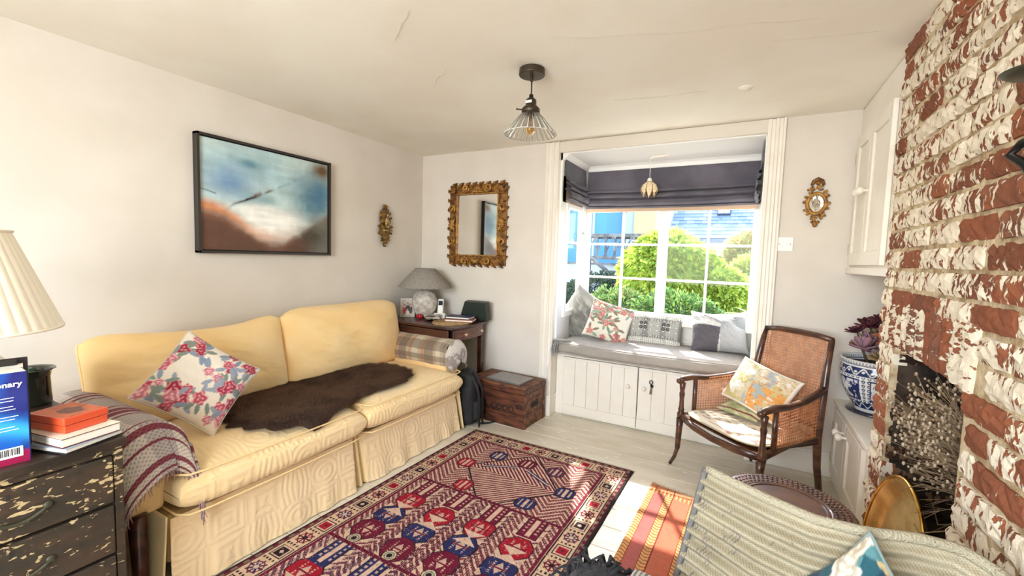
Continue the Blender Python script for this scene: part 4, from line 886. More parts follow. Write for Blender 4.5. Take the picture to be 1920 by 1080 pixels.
# upright dictionary and clipboard behind it
dk = thing('dictionary', 'thick paperback dictionary with a glossy blue cover standing upright at the left edge', 'book', (1.0, -2.90, .70), -.08)
def dcol(U, V):
    c = mixc(full(U, S(24, 84, 176)), S(34, 38, 110), np.clip(fbm(U*2+1, V*2.4, 3)*2.4+.5, 0, 1)); c = mixc(c, S(60, 170, 226), np.exp(-((V-.32-.12*np.sin(U*3))/.10)**2)*.9); c = mixc(c, S(44, 54, 126), np.exp(-((V-.72)/.14)**2)*.6); return mixc(c, S(150, 28, 70), np.clip((.10+.05*U-V)*30, 0, 1))
DY = .09
link('cover', gridmesh(60, 80, lambda U, V: (.034+U*0, -.10+(DY+.10)*U, .245*V), dcol), mat('gloss_cover', S(255, 255, 255), .18, attr=True), dk)
MB().box(-.03, .0335, -.10, DY, .0, .245).build('text_block', PAPER, dk); MB().box(-.032, .0338, DY, DY+.002, 0, .245).build('spine', mat('dict_spine', S(24, 34, 92), .3), dk)
WT = mat('white_print', S(236, 240, 244), .5)
text('Dictionary', .020, WT, dk, (.0352, DY-.008, .208), (PI/2, 0, PI/2), ax='RIGHT', ext=.0001)
for k, z in enumerate((.178, .170, .155, .147, .128, .120, .100, .092)):
    q = random.Random(k); MB().box(.0345, .0349, DY-.02-.03*q.random()-.06, DY-.016-.01*q.random(), z, z+.0016).build('print_line', WT, dk)
MB().box(.0342, .0350, DY-.062, DY-.012, .018, .045).build('barcode_label', WT, dk)
m = MB(); q = random.Random(9); y = DY-.056
while y < DY-.018: w_ = q.choice([.0008, .0015, .0022]); m.box(.0351, .0354, y, y+w_, .024, .042); y += w_+q.choice([.001, .0018])
m.build('barcode', INK, dk)
cb = thing('clipboard', 'dark clipboard with a metal clip standing behind the blue dictionary', 'clipboard', (.955, -2.895, .70), -.08)
MB().box(-.008, -.004, -.12, .105, 0, .268).build('board', mat('clipboard_board', S(34, 30, 30), .5), cb, bevel=.001); MB().box(-.004, -.001, -.11, .095, 0, .252).build('pages', PAPER, cb)
MB().box(-.001, .010, -.03, .085, .250, .266).build('clip', mat('dark_steel', S(70, 68, 66), .3, metal=.8), cb, bevel=.003)

# ================================================================== RUGS
CRM, MAR, REDC, NAV, PUR, DRK = S(206, 174, 152), S(106, 28, 50), S(156, 28, 44), S(44, 46, 88), S(92, 44, 70), S(40, 30, 36)
RW, RL = 1.17, 1.95
def rugcol(U, V):
    p, q = U*RW, V*RL; c = full(U, CRM)
    def put(mask, col, al=1.): 
        nonlocal c; c = np.where(mask[..., None], c*(1-al)+np.array(col)*al, c)
    sp = np.sin(p*310)*np.sin(q*290)
    e = np.minimum(np.minimum(p, RW-p), np.minimum(q, RL-q)); along = np.where((np.minimum(p, RW-p) < np.minimum(q, RL-q)), q, p)
    # border band of squares, stars and rosettes
    bd = e < .135; T = .105; k = np.floor(along/T).astype(int); a = (along/T-k-.5)*T; b = e-.085
    put(bd & (np.abs(b) < .045), S(206, 176, 146)); d1 = np.maximum(np.abs(a), np.abs(b)); dd = np.abs(a)+np.abs(b); ds = np.hypot(a, b)
    inb = bd & (np.abs(b) < .042)
    for r_, m1, m2, m3 in ((0, REDC, MAR, CRM), (1, MAR, CRM, DRK), (2, DRK, CRM, MAR), (3, NAV, REDC, CRM)):
        s = inb & (k % 4 == r_)
        if r_ % 2 == 0:
            put(s & (d1 < .036), DRK); put(s & (d1 < .031), CRM); put(s & (d1 < .024), m1); put(s & (dd < .012), m2)
        else:
            star = (np.abs(np.abs(a)-np.abs(b)) < .006) | (np.abs(a) < .004) | (np.abs(b) < .004); put(s & star & (ds < .04), m1); put(s & (ds < .011), m3); put(s & (np.abs(ds-.03) < .003), MAR)
    put(inb & (np.abs(np.abs(a)-.05) < .0035) & (np.sin(b*330) > 0), DRK)
    put(e < .034, S(132, 104, 90)); put((e < .030) & (np.sin(along*130) > 0), MAR); put(e < .016, S(52, 40, 40))
    put(np.abs(e-.036) < .003, DRK); put(np.abs(e-.133) < .003, DRK); put(np.abs(e-.148) < .009, MAR)
    i = e > .157; s0 = p-.157; wI = RW-.314
    P = [(.157, .735), (.75, 1.33), (1.345, 1.80)]
    for n_, (q0, q1) in enumerate(P):
        z = i & (q >= q0) & (q < q1); t = (q-q0)/(q1-q0); tq = q-q0
        put(z, mixcol(CRM, 1.0))
        # ground: chevron hatching
        ch_ = np.sin((tq*1.0+np.abs(((s0/.205) % 1)-.5)*.20)*2*PI/.034) > -.4; put(z & ch_ & (sp > -.75), MAR if n_ != 2 else PUR, .93)
        if n_ == 0:
            lo = np.abs(s0-wI*.5)+np.abs(tq-.32)*.9; put(z & (lo < .30), CRM); put(z & (lo < .30) & (np.sin(((s0-wI*.5)*np.sign(tq-.32+.0)+tq)*2*PI/.028) > .0), MAR); put(z & (np.abs(lo-.30) < .007), DRK)
            for cx, cy_, c1_ in ((.22, .12, NAV), (.62, .12, PUR), (.10, .30, REDC), (.76, .30, NAV), (.43, .12, MAR), (.24, .52, REDC), (.62, .5, NAV)):
                a = np.abs(s0-cx*wI/.86); b = np.abs(tq-cy_); put(z & (a < .055) & (b < .055) & (a+b < .085), DRK); put(z & (a < .05) & (b < .05) & (a+b < .077), c1_); put(z & (a < .009) & (b < .04), CRM); put(z & (np.abs(a-.028) < .005) & (b < .03), CRM, .8)
            for sgn in (1, -1): put(z & (np.abs((s0-wI*.5)*sgn*.5-(tq-.17)) < .016) & (np.abs(s0-wI*.5) < .22) & ((s0-wI*.5)*sgn > .03), NAV); put(z & (np.abs((s0-wI*.5)*sgn*.5-(tq-.17)) < .005) & (np.abs(s0-wI*.5) < .22) & ((s0-wI*.5)*sgn > .03), CRM)
        else:
            T2 = wI/4; kk = np.floor(s0/T2).astype(int); a = (s0/T2-kk-.5)*T2; aa = np.abs(a)
            tt_ = np.where(kk % 2 == 0, tq, tq+.0)
            put(z & (aa < .072) & (np.sin(tq*2*PI/.05+aa*60) > -.55), CRM)
            for o0, c1_ in ((.20, REDC), (.345, NAV), (.475, MAR)):
                c_ = np.array(c1_); b = np.abs(tt_-o0-.03*(kk % 2)); hx = (aa < .076) & (aa+b < .107) & (b < .075); put(z & hx, DRK); put(z & (aa < .070) & (aa+b < .100) & (b < .07), c1_ if n_ == 1 else (PUR if c1_ is NAV else c1_)); put(z & (aa+b*.6 < .022), CRM, .85); put(z & (np.abs(aa-.03) < .0045) & (np.sin(b*500) > 0) & (b < .04), CRM, .9); put(z & (b < .004) & (aa < .045), MAR)
            nk = (tt_ < .15) & (aa < .052); put(z & nk, DRK); put(z & nk & (aa < .047), MAR if n_ == 1 else NAV); put(z & (tt_ < .135) & (aa < .012), CRM); put(z & (tt_ < .12) & (np.abs(aa-.03) < .006) & (np.sin(tt_*260) > 0), CRM, .8)
            bt = (np.abs(tt_-.28) < .045) & (aa < np.abs(tt_-.28)*1.3+.002); put(z & bt, CRM)
            fl_ = np.hypot(a, tt_-.553); put(z & (fl_ < .034), DRK); put(z & (fl_ < .029), CRM); put(z & (fl_ < .013), DRK); put(z & (np.abs(fl_-.02) < .003), S(96, 128, 100))
            for b0 in (.072, .080, .088, .096): put(z & (np.abs(aa-b0) < .0022) & (np.sin(tq*260+b0*900) > -.4), DRK if b0 in (.072, .096) else PUR)
    for q0, q1 in P[:-1]: put(i & (np.abs(q-q1-.0075) < .0095), MAR); put(i & (np.abs(q-q1-.0075) < .002), DRK)
    spk = vnoise(p*150, q*150, 5) > .86; put(spk & i, DRK, .45); put((vnoise(p*190+9, q*190, 8) > .9) & (e > .03), CRM, .5)
    c = c*(1+.22*fbm(p*70, q*70, 2)+.06*fbm(p*3, q*3, 4))[..., None]
    return np.clip(c, 0, 1)
def mixcol(c, k): return tuple(x*k for x in c)
RC = [np.array(v) for v in ((1.035, -.585), (2.197, -.598), (2.135, -2.56), (.955, -2.54))]
def bil(U, V): 
    a = (1-U)*(1-V); b = U*(1-V); c = U*V; d = (1-U)*V
    return a*RC[0][0]+b*RC[1][0]+c*RC[2][0]+d*RC[3][0], a*RC[0][1]+b*RC[1][1]+c*RC[2][1]+d*RC[3][1]
def rugP(U, V):
    x, y = bil(U, V); ed = np.clip(np.minimum(np.minimum(U, 1-U)*RW, np.minimum(V, 1-V)*RL)/.006, 0, 1); x = x+.004*fbm(V*9, U*2, 3)*(1-ed*0)
    return x, y, .0015+.0085*ed+.0022*np.abs(fbm(x*4, y*4, 3))
rg = thing('persian_style_rug', 'large dark red, navy and cream patterned tribal rug in front of the sofa', 'rug')
link('pile', gridmesh(440, 720, rugP, rugcol), CARPET, rg, smooth=True)
m = MB(); q = random.Random(6); WARP = mat('warp_fringe', S(206, 188, 158), .95)
for k in range(200):
    U_ = np.array([[k/199]]); X, Y = bil(U_, np.array([[0.]])); X, Y = float(X.ravel()[0]), float(Y.ravel()[0]); m.tube([(X, Y-.002, .005), (X+q.uniform(-.006, .006), Y+.012, .003), (X+q.uniform(-.012, .012), Y+q.uniform(.018, .032), .0018)], [.0014, .0012, .0007], 4)
tag(m.build('fringe', WARP, rg), kind='stuff')
KC = [np.array(v) for v in ((2.315, -.665), (2.93, -.80), (2.86, -2.2), (2.262, -2.15))]
def kil(U, V):
    a = (1-U)*(1-V); b = U*(1-V); c = U*V; d = (1-U)*V
    return a*KC[0][0]+b*KC[1][0]+c*KC[2][0]+d*KC[3][0], a*KC[0][1]+b*KC[1][1]+c*KC[2][1]+d*KC[3][1]
def kilcol(U, V):
    p, q = U*.62, V*1.42; ORG, RD, YL, DK = S(190, 126, 92), S(156, 74, 68), S(206, 166, 106), S(84, 58, 66)
    c = full(U, ORG); w8 = .012
    for a, b, cl_ in ((0, .035, YL), (.035, .095, S(178, 94, 88)), (.095, .135, YL), (.135, .225, S(196, 104, 76)), (.225, .262, YL), (.262, .42, DK), (.42, .46, YL), (.46, .53, RD), (.53, .62, YL)):
        mk = (p >= a) & (p < b); c = np.where(mk[..., None], np.array(cl_), c)
    k = np.floor(q/.05); d = np.abs(p-.34)+np.abs(q-(k+.5)*.05)*1.2; c = np.where(((p > .265) & (p < .415) & (d < .05))[..., None], np.where((k % 3)[..., None] == 0, np.array(S(222, 206, 176)), np.where((k % 3)[..., None] == 1, np.array(ORG), np.array(RD))), c)
    fine = (np.sin(p*2*PI/w8)*np.sin(q*2*PI/.018+np.floor(p/w8)*1.7)) > .25; c = np.where(fine[..., None], c*.55+.06, c); ys = ((p < .035) | ((p > .095) & (p < .135)) | ((p > .225) & (p < .262))); c = np.where((ys & (np.sin(q*2*PI/.022+np.sin(p*150)*1.2) > .55))[..., None], np.array(S(170, 72, 50)), c)
    hb = q < .05; c = np.where(hb[..., None], np.array(ORG), c); c = np.where(((q > .05) & (q < .085))[..., None], np.array(S(196, 96, 70)), c); c = np.where(((q > .05) & (q < .085) & (np.sin(p*300) > .4))[..., None], np.array(YL), c)
    for a in (.035, .095, .135, .225, .262, .42): c = np.where((np.abs(p-a) < .0022)[..., None], np.array(S(120, 44, 40)), c)
    return np.clip(c*(1+.12*fbm(p*60, q*60, 3))[..., None], 0, 1)
kr = thing('orange_runner_rug', 'narrow orange, red and yellow striped runner lying by the big rug', 'rug')
link('weave', gridmesh(210, 420, lambda U, V: (*kil(U, V), .0015+.003*np.clip(np.minimum(np.minimum(U, 1-U)*.62, np.minimum(V, 1-V)*1.4)/.005, 0, 1)+.001*np.abs(fbm(U*4, V*9, 3))), kilcol), CARPET, kr, smooth=True)
m = MB()
for k in range(110):
    X, Y = kil(np.array([[k/109]]), np.array([[0.]])); X, Y = float(X.ravel()[0]), float(Y.ravel()[0]); m.tube([(X, Y, .003), (X+random.uniform(-.008, .008), Y+random.uniform(.02, .035), .0015)], [.0013, .0007], 4)
tag(m.build('fringe', WARP, kr), kind='stuff')

# ================================================================== WINDOW SEAT: mattress, cushions, blinds, lights
VELV = mat('grey_velvet', S(150, 148, 142), .8, attr=True, sheen=.5, bump=.05)
def wsP(U, V):
    a = U*2*PI; n = 5.; c_ = np.sign(np.cos(a))*np.abs(np.cos(a))**(2/n); s_ = np.sign(np.sin(a))*np.abs(np.sin(a))**(2/3.6); v = V*2-1; e = .05+.95*np.clip(1-np.abs(v)**14, 0, 1)**.4
    x = 2.088+.695*v; front = -.012-.05*np.sin((v+1)*PI/2)**.8; yb = .525
    y = (front+yb)/2+(yb-front)/2*c_; z = .575+.052*s_*e+.006*fbm(x*4, y*5, 3)*(s_ > 0)-.012*(v < -.9)*0
    return x, y, z
wm = thing('window_seat_mattress', 'long pale grey mattress cushion covering the window seat', 'seat cushion')
link('mattress', gridmesh(120, 160, wsP, lambda U, V: mixc(full(U, S(172, 166, 158)), S(154, 147, 138), .5+fbm(U*9, V*14, 3)), wrapu=True), CLOTH, wm, smooth=True)
for z in (.535, .617): MB().tube([(2.088+.69*v, -.016-.05*math.sin((v+1)*PI/2)**.8, z) for v in np.linspace(-.99, .99, 40)], .004, 6).build('piping', mat('grey_piping', S(160, 154, 146), .9), wm, smooth=True)
tas = thing('grey_fringed_cloth', 'bunch of grey fringe hanging at the left end of the window seat mattress', 'cloth', (1.40, -.02, .60))
m = MB(); q = random.Random(3)
for k in range(46): x, y = q.uniform(-.008, .035), q.uniform(-.015, .03); m.tube([(x, y, .03), (x+q.uniform(-.006, .012), y-.028, .0), (x+q.uniform(-.01, .012), y-.034, -.04-q.random()*.06)], [.003, .0025, .0012], 5)
tag(m.build('fringe', mat('grey_fringe', S(150, 148, 146), .9), tas), kind='stuff'); MB().tube([(.0, .03, .032), (.02, .0, .038), (.045, .02, .035), (.08, .06, .03), (.12, .08, .03)], [.012, .02, .018, .014, .008], 8, flat=.5).build('rolled_cloth', mat('grey_cloth', S(176, 174, 170), .9, bump=.3), tas, smooth=True)
def velcol(u, v): return mixc(full(u, S(138, 138, 130)), S(88, 88, 82), .5+1.3*fbm(u*2+v*5, v*1.5-u*1.2, 4))
cushion('scatter_cushion', 'plain grey velvet cushion in the left corner of the window seat', (1.50, .385, .79), (.80, -.15, -.42), (.38, .25, .80), .42, .42, .14, velcol, 6, m=VELV, wr=.014)
cushion('scatter_cushion', 'off-white cushion printed with pink roses and green leaves, leaning on the grey velvet one', (1.755, .285, .775), (.92, .20, -.24), (.20, .45, .85), .36, .33, .12,
        floral(S(226, 220, 204), [S(222, 120, 116), S(216, 140, 120), S(206, 150, 136)], [S(120, 142, 120), S(150, 166, 146), S(140, 120, 100)], 26, .19, 12), 7, n=80)
def welsh(u, v):
    x, y = u*.21, v*.135; c = full(u, S(168, 168, 162)); c = mixc(c, S(96, 98, 98), 1.*((np.sin(x*2*PI/.016)*np.sin(y*2*PI/.016) > 0) & (np.abs(((x+.0)/.14) % 1-.5) < .16)))
    c = mixc(c, S(226, 224, 214), 1.*((np.abs(((y)/.016) % 1-.5) < .22) | (np.abs((x/.016) % 1-.5) < .22))*(np.abs(np.abs(y)-.112) < .022)); c = mixc(c, S(108, 108, 104), .7*(np.abs(y+.0) > .06)*(np.sin(x*2*PI/.02+3*np.sign(np.sin(y*250))) > .2)*(np.abs(y) < .09))
    for cx in (-.09, .09):
        for dx in (-.018, .018):
            for dy in (.0, .038): r = np.hypot(x-cx-dx, y-dy); c = mixc(c, S(52, 52, 54), 1.*(r < .0145)); c = mixc(c, S(140, 140, 136), 1.*(np.abs(r-.006) < .0016))
    c = mixc(c, S(232, 230, 222), 1.*((np.abs((x/.05) % 1-.5) < .07) & (np.abs((y/.045) % 1-.5) < .09)))
    return c
cushion('scatter_cushion', 'oblong grey and white woven tapestry cushion with dark roundels on the window seat', (2.10, .42, .735), (1, .02, -.02), (0, .35, .93), .42, .26, .10, welsh, 8, n=110, pinch=.04)
def patch(u, v):
    c = full(u, S(206, 204, 200)); n = fbm(u*30, v*30, 2); c = mixc(c, S(92, 88, 94), 1.*((u < .05+.12*v) & (v < -.05+.25*np.abs(u))*(u < .1))); c = mixc(c, S(168, 168, 168), 1.*((u > .05+.12*v) & (v < .45) & (u > .0)))
    c = mixc(c, S(150, 150, 154), 1.*(np.abs(v-.35+.9*(u+.1)) < .09)*(u < .35)); c = mixc(c, S(132, 132, 130), 1.*(((u-.8)/.35)**2+((v-.35)/.35)**2 < 1)); c = mixc(c, S(226, 224, 220), 1.*(v > .62-.5*(u < -.4)*0)*(u > -.2)); return c*(1+.10*n[..., None])
cushion('scatter_cushion', 'pale and dark grey patchwork cushion slumped at the right end of the window seat', (2.57, .385, .775), (1, .10, .05), (-.05, .50, .82), .39, .34, .22, patch, 9, m=mat('felted_wool', S(255, 255, 255), .95, attr=True, bump=.5, bscale=160), wr=.016, sag=.03, n=80)
# ------------------------------------------------------------------ roman blinds
BL = mat('charcoal_linen', S(106, 102, 112), .85, var=S(84, 82, 92), vs_=3, bump=.25, bscale=170, sheen=.1); BL.node_tree.nodes['Principled BSDF']
LIN = mat('blind_lining', S(206, 178, 150), .9, sub=.0)
def blind(root, A, B, top, prof, amp, seed, mt=BL, name='fabric'):
    """A,B plan end points; prof list of (out, z); out is measured into the room"""
    pr = np.array(prof); tt = np.linspace(0, 1, len(pr)); d = np.array(B)-np.array(A); L_ = np.hypot(*d); d = d/L_; nrm = np.array([d[1], -d[0]])
    def P(U, V):
        o_ = np.interp(V, tt, pr[:, 0]); z = np.interp(V, tt, pr[:, 1]); s = U*L_
        o_ = o_+amp*fbm(s*5, V*9, seed)*(V > .12)+amp*.5*fbm(s*14, V*14, seed+2)*(V > .1); z = z+amp*.8*fbm(s*2.2, V*3, seed+4)*(V > .15)*(V < .97)-.006*np.sin(U*PI)*(V > .15)
        return A[0]+d[0]*s+nrm[0]*o_, A[1]+d[1]*s+nrm[1]*o_, z
    return link(name, gridmesh(150, 160, P), mt, root, smooth=True, solid=.003)
FOLD = [(.01, 2.085), (.012, 2.0), (.018, 1.92), (.022, 1.90), (.05, 1.885), (.055, 1.872), (.02, 1.868), (.012, 1.878), (.012, 1.868), (.05, 1.850), (.062, 1.835), (.05, 1.822), (.015, 1.826), (.012, 1.815), (.055, 1.80), (.066, 1.775), (.055, 1.757), (.02, 1.76), (.03, 1.752), (.05, 1.748), (.045, 1.738), (.03, 1.736)]
b1 = thing('roman_blind', 'charcoal grey folded roman blind drawn up over the wide front window of the bay', 'blind')
blind(b1, (1.44, BY-.025), (2.785, BY-.025), 2.08, FOLD, .008, 3)
MB().box(1.445, 2.78, BY-.045, BY-.02, 2.06, 2.09).build('headrail', WHITE2, b1)
def lnP(U, V): x = 1.45+1.325*U; return x, BY-.052+.004*fbm(x*4, V*2, 4), 1.745-.042*V+.004*fbm(x*5, V, 7)
link('lining', gridmesh(90, 6, lnP), LIN, b1, smooth=True, solid=.002)
b2 = thing('roman_blind', 'charcoal grey roman blind bunched up over the narrow left side window of the bay', 'blind')
blind(b2, (1.40, .06), (1.40, .545), 2.08, [(a*1.2+.0, z+.02) for a, z in FOLD], .022, 12)
MB().box(1.392, 1.40, .05, .54, 1.745, 1.95).build('lining', LIN, b2)
b3 = thing('roman_blind', 'charcoal grey roman blind bunched up at the right side window, seen edge-on', 'blind')
blind(b3, (2.782, .54), (2.782, .07), 2.08, [(a*.55, z+.01) for a, z in FOLD], .010, 22); 
# ------------------------------------------------------------------ little capiz pendant in the bay
cpz = thing('shell_pendant_light', 'small bud-shaped pendant light of cream shell petals hanging in the window bay', 'pendant light', (2.02, .30, 0))
MB().tube([(.06, -.0, 2.108), (.10, .0, 2.10), (.04, -.01, 2.098), (.0, 0, 2.095), (0, 0, 2.05), (0, 0, 1.93)], [.0025]*6, 6).build('flex', WHITE, cpz, smooth=True)
MB().tube([(.14, .0, 2.107), (.09, .0, 2.10), (.03, .0, 2.10), (.0, 0, 2.088)], [.006, .012, .012, .007], 10).lathe([(0, 1.93), (.012, 1.935), (.018, 1.922), (.018, 1.905), (0, 1.905)], 16).build('ceiling_hook', WHITE, cpz, smooth=True)
SHELL = mat('capiz_shell', S(236, 216, 176), .35, trans=0, sub=.2)
for k in range(8):
    a = 2*PI*k/8+.2; a2 = a+2*PI/8
    def pet(U, V, a=a, out=(k % 2)):
        r = np.interp(V, [0, .2, .5, .75, 1], [.016, .05, .066, .05, .012+.05*out]); z = np.interp(V, [0, .2, .5, 1], [1.91, 1.885, 1.845, 1.775+.02*out]); wd_ = np.interp(V, [0, .3, .6, 1], [1, 1, 1, .05]); an = a+(U-.5)*2*PI/8*wd_*.94
        return r*np.cos(an), r*np.sin(an), z
    p_ = link('petal', gridmesh(6, 10, pet), SHELL, cpz, solid=.0015)
    m = MB()
    for v_ in (.25, .55): 
        pts = [tuple(float(q) for q in pet(np.array(u), np.array(v_))) for u in (0., .5, 1.)]; m.tube(pts, .0013, 5)
    m.tube([tuple(float(q) for q in pet(np.array(0.), np.array(v_))) for v_ in np.linspace(0, 1, 8)], .0014, 5); m.tube([tuple(float(q) for q in pet(np.array(1.), np.array(v_))) for v_ in np.linspace(.5, 1, 6)], .0014, 5); m.build('brass_edging', mat('dark_brass', S(120, 84, 44), .4, metal=.8), p_, smooth=True)
# ------------------------------------------------------------------ ceiling pendant
pl = thing('pendant_light', 'dark metal pendant light with a fluted clear glass cone shade hanging from the ceiling', 'pendant light', (1.745, -1.264, 0))
MB().lathe([(0, 2.2), (.062, 2.2), (.064, 2.172), (.060, 2.168), (0, 2.166)], 36).lathe([(0, 2.17), (.008, 2.17), (.009, 2.145), (.004, 2.14), (0, 2.14)], 14).build('ceiling_rose', BRONZE, pl, smooth=False, bevel=.002)
MB().tube([(0, 0, 2.145), (.001, 0, 2.11), (0, .001, 2.075)], .0035, 8).build('flex', BLACKC, pl, smooth=True)
MB().lathe([(0, 2.082), (.010, 2.08), (.011, 2.066), (.022, 2.058), (.026, 2.052), (.026, 2.028), (.034, 2.022), (.044, 2.012), (.045, 1.994), (.038, 1.99), (0, 1.99)], 28).build('lamp_holder', BRONZE, pl, smooth=True)
MB().box(-.016, .016, -.0275, -.025, 2.034, 2.046).build('label', PAPER, pl); MB().tube([(-.03, -.03, 2.003), (-.05, -.05, 2.003)], [.003, .003], 8).ball((-.05, -.05, 2.003), .005, 8).build('grub_screw', BRONZE, pl, smooth=True)
ribg = lambda a, z: .022*(1 if math.sin(a*26) > 0 else -1)
def glP(U, V):
    a = U*2*PI; r = .036+(.128-.036)*V**1.0; r = r*(1+.03*np.tanh(3*np.sin(a*26))*np.clip(V*4, 0, 1)); return r*np.cos(a), r*np.sin(a), 1.996-.108*V**1.05
link('glass_shade', gridmesh(520, 14, glP, wrapu=True), SHADEG, pl, smooth=True, solid=.003)
RIBM = mat('glass_rib', S(236, 234, 226), .1, trans=.3)
m = MB()
for k in range(26):
    a = 2*PI*k/26; m.tube([(.036*math.cos(a), .036*math.sin(a), 1.994), (.085*math.cos(a), .085*math.sin(a), 1.943), (.131*math.cos(a), .131*math.sin(a), 1.888)], [.001, .0018, .0028], 5)
m.build('glass_ribs', RIBM, pl, smooth=True); m = MB().tube([(.129*math.cos(a), .129*math.sin(a), 1.888) for a in np.linspace(0, 2*PI, 53)[:-1]], .0022, 6, closed=True); m.build('rim', RIBM, pl, smooth=True)
bu = MB().lathe([(0, 1.988), (.012, 1.988), (.013, 1.965), (.02, 1.95), (.027, 1.925), (.024, 1.9), (.012, 1.888), (0, 1.886)], 24).build('bulb', mat('amber_bulb', S(226, 176, 96), .05, trans=.7), pl, smooth=True)
MB().tube([(.008*math.sin(t*9), .008*math.cos(t*9), 1.96-.05*t) for t in np.linspace(0, 1, 20)], .0012, 5).build('filament', mat('filament', S(214, 150, 60), .4), bu)
# ------------------------------------------------------------------ white cable by the casing
ca = tag(MB().tube([(1.375, -.034, .66), (1.372, -.036, .6), (1.385, -.042, .50), (1.37, -.04, .42), (1.352, -.04, .38), (1.35, -.036, .25), (1.346, -.04, .12), (1.34, -.04, .004)], .0028, 6).build('white_cable', WHITE2, smooth=True), 'thin white cable hanging down the left window casing', 'cable')

# ================================================================== CANE ARMCHAIR
ac = thing('cane_armchair', 'walnut-framed armchair with caned back and sides in front of the window seat', 'armchair', (2.79, -.36, 0), math.atan2(-.68, .73))
def caned(name, P, wu, wv, parent, pitch=.0165):
    """open cane weave laid over surface P(u,v); verticals and horizontals in pairs plus diagonals, real strips"""
    V_ = []; F_ = []
    def strip(uv, w_):
        pts = [Vector(P(*q)) for q in uv]; n = len(pts); k = len(V_)
        for i, p in enumerate(pts):
            t = (pts[min(i+1, n-1)]-pts[max(i-1, 0)]).normalized(); u_, v_ = uv[i]; du = Vector(P(min(u_+.01, 1), v_))-Vector(P(max(u_-.01, 0), v_)); dv = Vector(P(u_, min(v_+.01, 1)))-Vector(P(u_, max(v_-.01, 0))); nn = du.cross(dv).normalized(); s_ = t.cross(nn).normalized()*w_
            V_.append(tuple(p-s_)); V_.append(tuple(p+s_))
        for i in range(n-1): F_.append((k+2*i, k+2*i+1, k+2*i+3, k+2*i+2))
    nu, nv = int(wu/pitch), int(wv/pitch)
    for i in range(nu+1):
        for dd in (-.10, .10): u_ = min(max((i+dd)/nu, 0), 1); strip([(u_, t) for t in np.linspace(0, 1, 5)], .0009)
    for j in range(nv+1):
        for dd in (-.10, .10): v_ = min(max((j+dd)/nv, 0), 1); strip([(t, v_) for t in np.linspace(0, 1, 5)], .0009)
    for sg in (1, -1):
        for k in range(-nv-nu, nv+nu+1):
            # line  v*nv = sg*u*nu + k
            us = []
            for u_ in np.linspace(0, 1, 9):
                v_ = (sg*u_*nu+k+.5)/nv
                us.append((u_, v_))
            us = [(a, b) for a, b in us if -1e-6 <= b <= 1+1e-6]
            # clip ends to the boundary
            ends = []
            for v_ in (0, 1):
                u_ = (v_*nv-k-.5)/(sg*nu)
                if 0 <= u_ <= 1: ends.append((u_, v_))
            pts = sorted(us+ends)
            if len(pts) > 1: strip(pts, .0009)
    me = bpy.data.meshes.new(name); me.from_pydata(V_, [], F_); return tag(link(name, me, CANE, parent, solid=.001), kind='stuff')
TILT = .085
# rear legs running up as back stiles (slightly raked and splayed)
for s in (-1, 1):
    MB().tube([(s*.225+.02, .275, 0), (s*.222+.02, .24, .18), (s*.222+.02, .225, .34), (s*.222+.02, .24, .56), (s*.212+.02, .27, .74), (s*.206+.02, .30, .885)], [.017, .019, .022, .021, .018, .015], 10).build('leg', WALNUT, ac, smooth=True)
MB().tube([(-.19, .30, .885), (-.1, .305, .896), (.02, .305, .898), (.14, .305, .896), (.23, .30, .885)], [.015, .017, .018, .017, .015], 10).build('crest_rail', WALNUT, ac, smooth=True)
MB().tube([(-.20, .232, .40), (.24, .232, .40)], .013, 8).build('lower_back_rail', WALNUT, ac, smooth=True)
caned('back_cane', lambda u, v: (-.185+.41*u+.006*(1-2*u)*v, .238+.062*v**1.3+.01*math.sin(v*PI), .41+.47*v), .41, .47, ac)
for s in (-1, 1):
    fx_ = s*.295
    if s < 0: MB().tube([(fx_-.018, -.285, 0), (fx_-.006, -.262, .05), (fx_, -.25, .10), (fx_, -.248, .108), (fx_, -.242, .24), (fx_, -.24, .30)], [.009, .011, .0125, .016, .019, .022], 10).build('leg', WALNUT, ac, smooth=True)
    else: MB().tube([(fx_+.018, -.285, 0), (fx_+.006, -.262, .05), (fx_, -.25, .10), (fx_, -.248, .108), (fx_, -.242, .24), (fx_, -.24, .30)], [.009, .011, .0125, .016, .019, .024], 10).build('leg', WALNUT, ac, smooth=True)
    MB().lathe([(0, .30), (.022, .30), (.024, .33), (.016, .345), (.019, .36), (.015, .372), (.013, .42), (.017, .46), (.013, .475), (.015, .49), (.02, .53), (0, .54)], 16, (fx_, -.235, 0)).build('arm_post', WALNUT, ac, smooth=True)
    pts = [(fx_, -.262, .545), (fx_, -.235, .555), (fx_*.99, -.17, .562), (fx_*.95, -.05, .556), (fx_*.88+.005, .08, .57), (s*.235+.015, .20, .60), (s*.222+.02, .245, .625)]
    MB().tube(pts, [.016, .023, .024, .021, .021, .022, .018], 12, flat=.75).ball((fx_, -.262, .543), .019, 10).build('armrest', WALNUT, ac, smooth=True)
    sx = lambda t: s*(.295*(1-t)+.225*t)+.02*t
    MB().tube([(sx(0.18), -.15, .33), (sx(.18), -.15, .55)], [.014, .014], 8).build('side_upright', WALNUT, ac, smooth=True)
    MB().tube([(sx(0)-s*.004, -.235, .315), (sx(.5)-s*.02, .0, .335), (sx(1), .225, .33)], [.018, .015, .017], 8, flat=1.3).build('seat_rail', WALNUT, ac, smooth=True)
    caned('side_cane', lambda u, v, s=s: (sx(.2+.78*u), -.14+.355*u, .345+(.205+.045*u)*v), .36, .22, ac)
MB().tube([(-.295, -.235, .315), (-.15, -.262, .30), (0, -.272, .296), (.15, -.262, .30), (.295, -.235, .315)], [.018, .016, .015, .016, .018], 10, flat=1.3).build('seat_rail', WALNUT, ac, smooth=True)
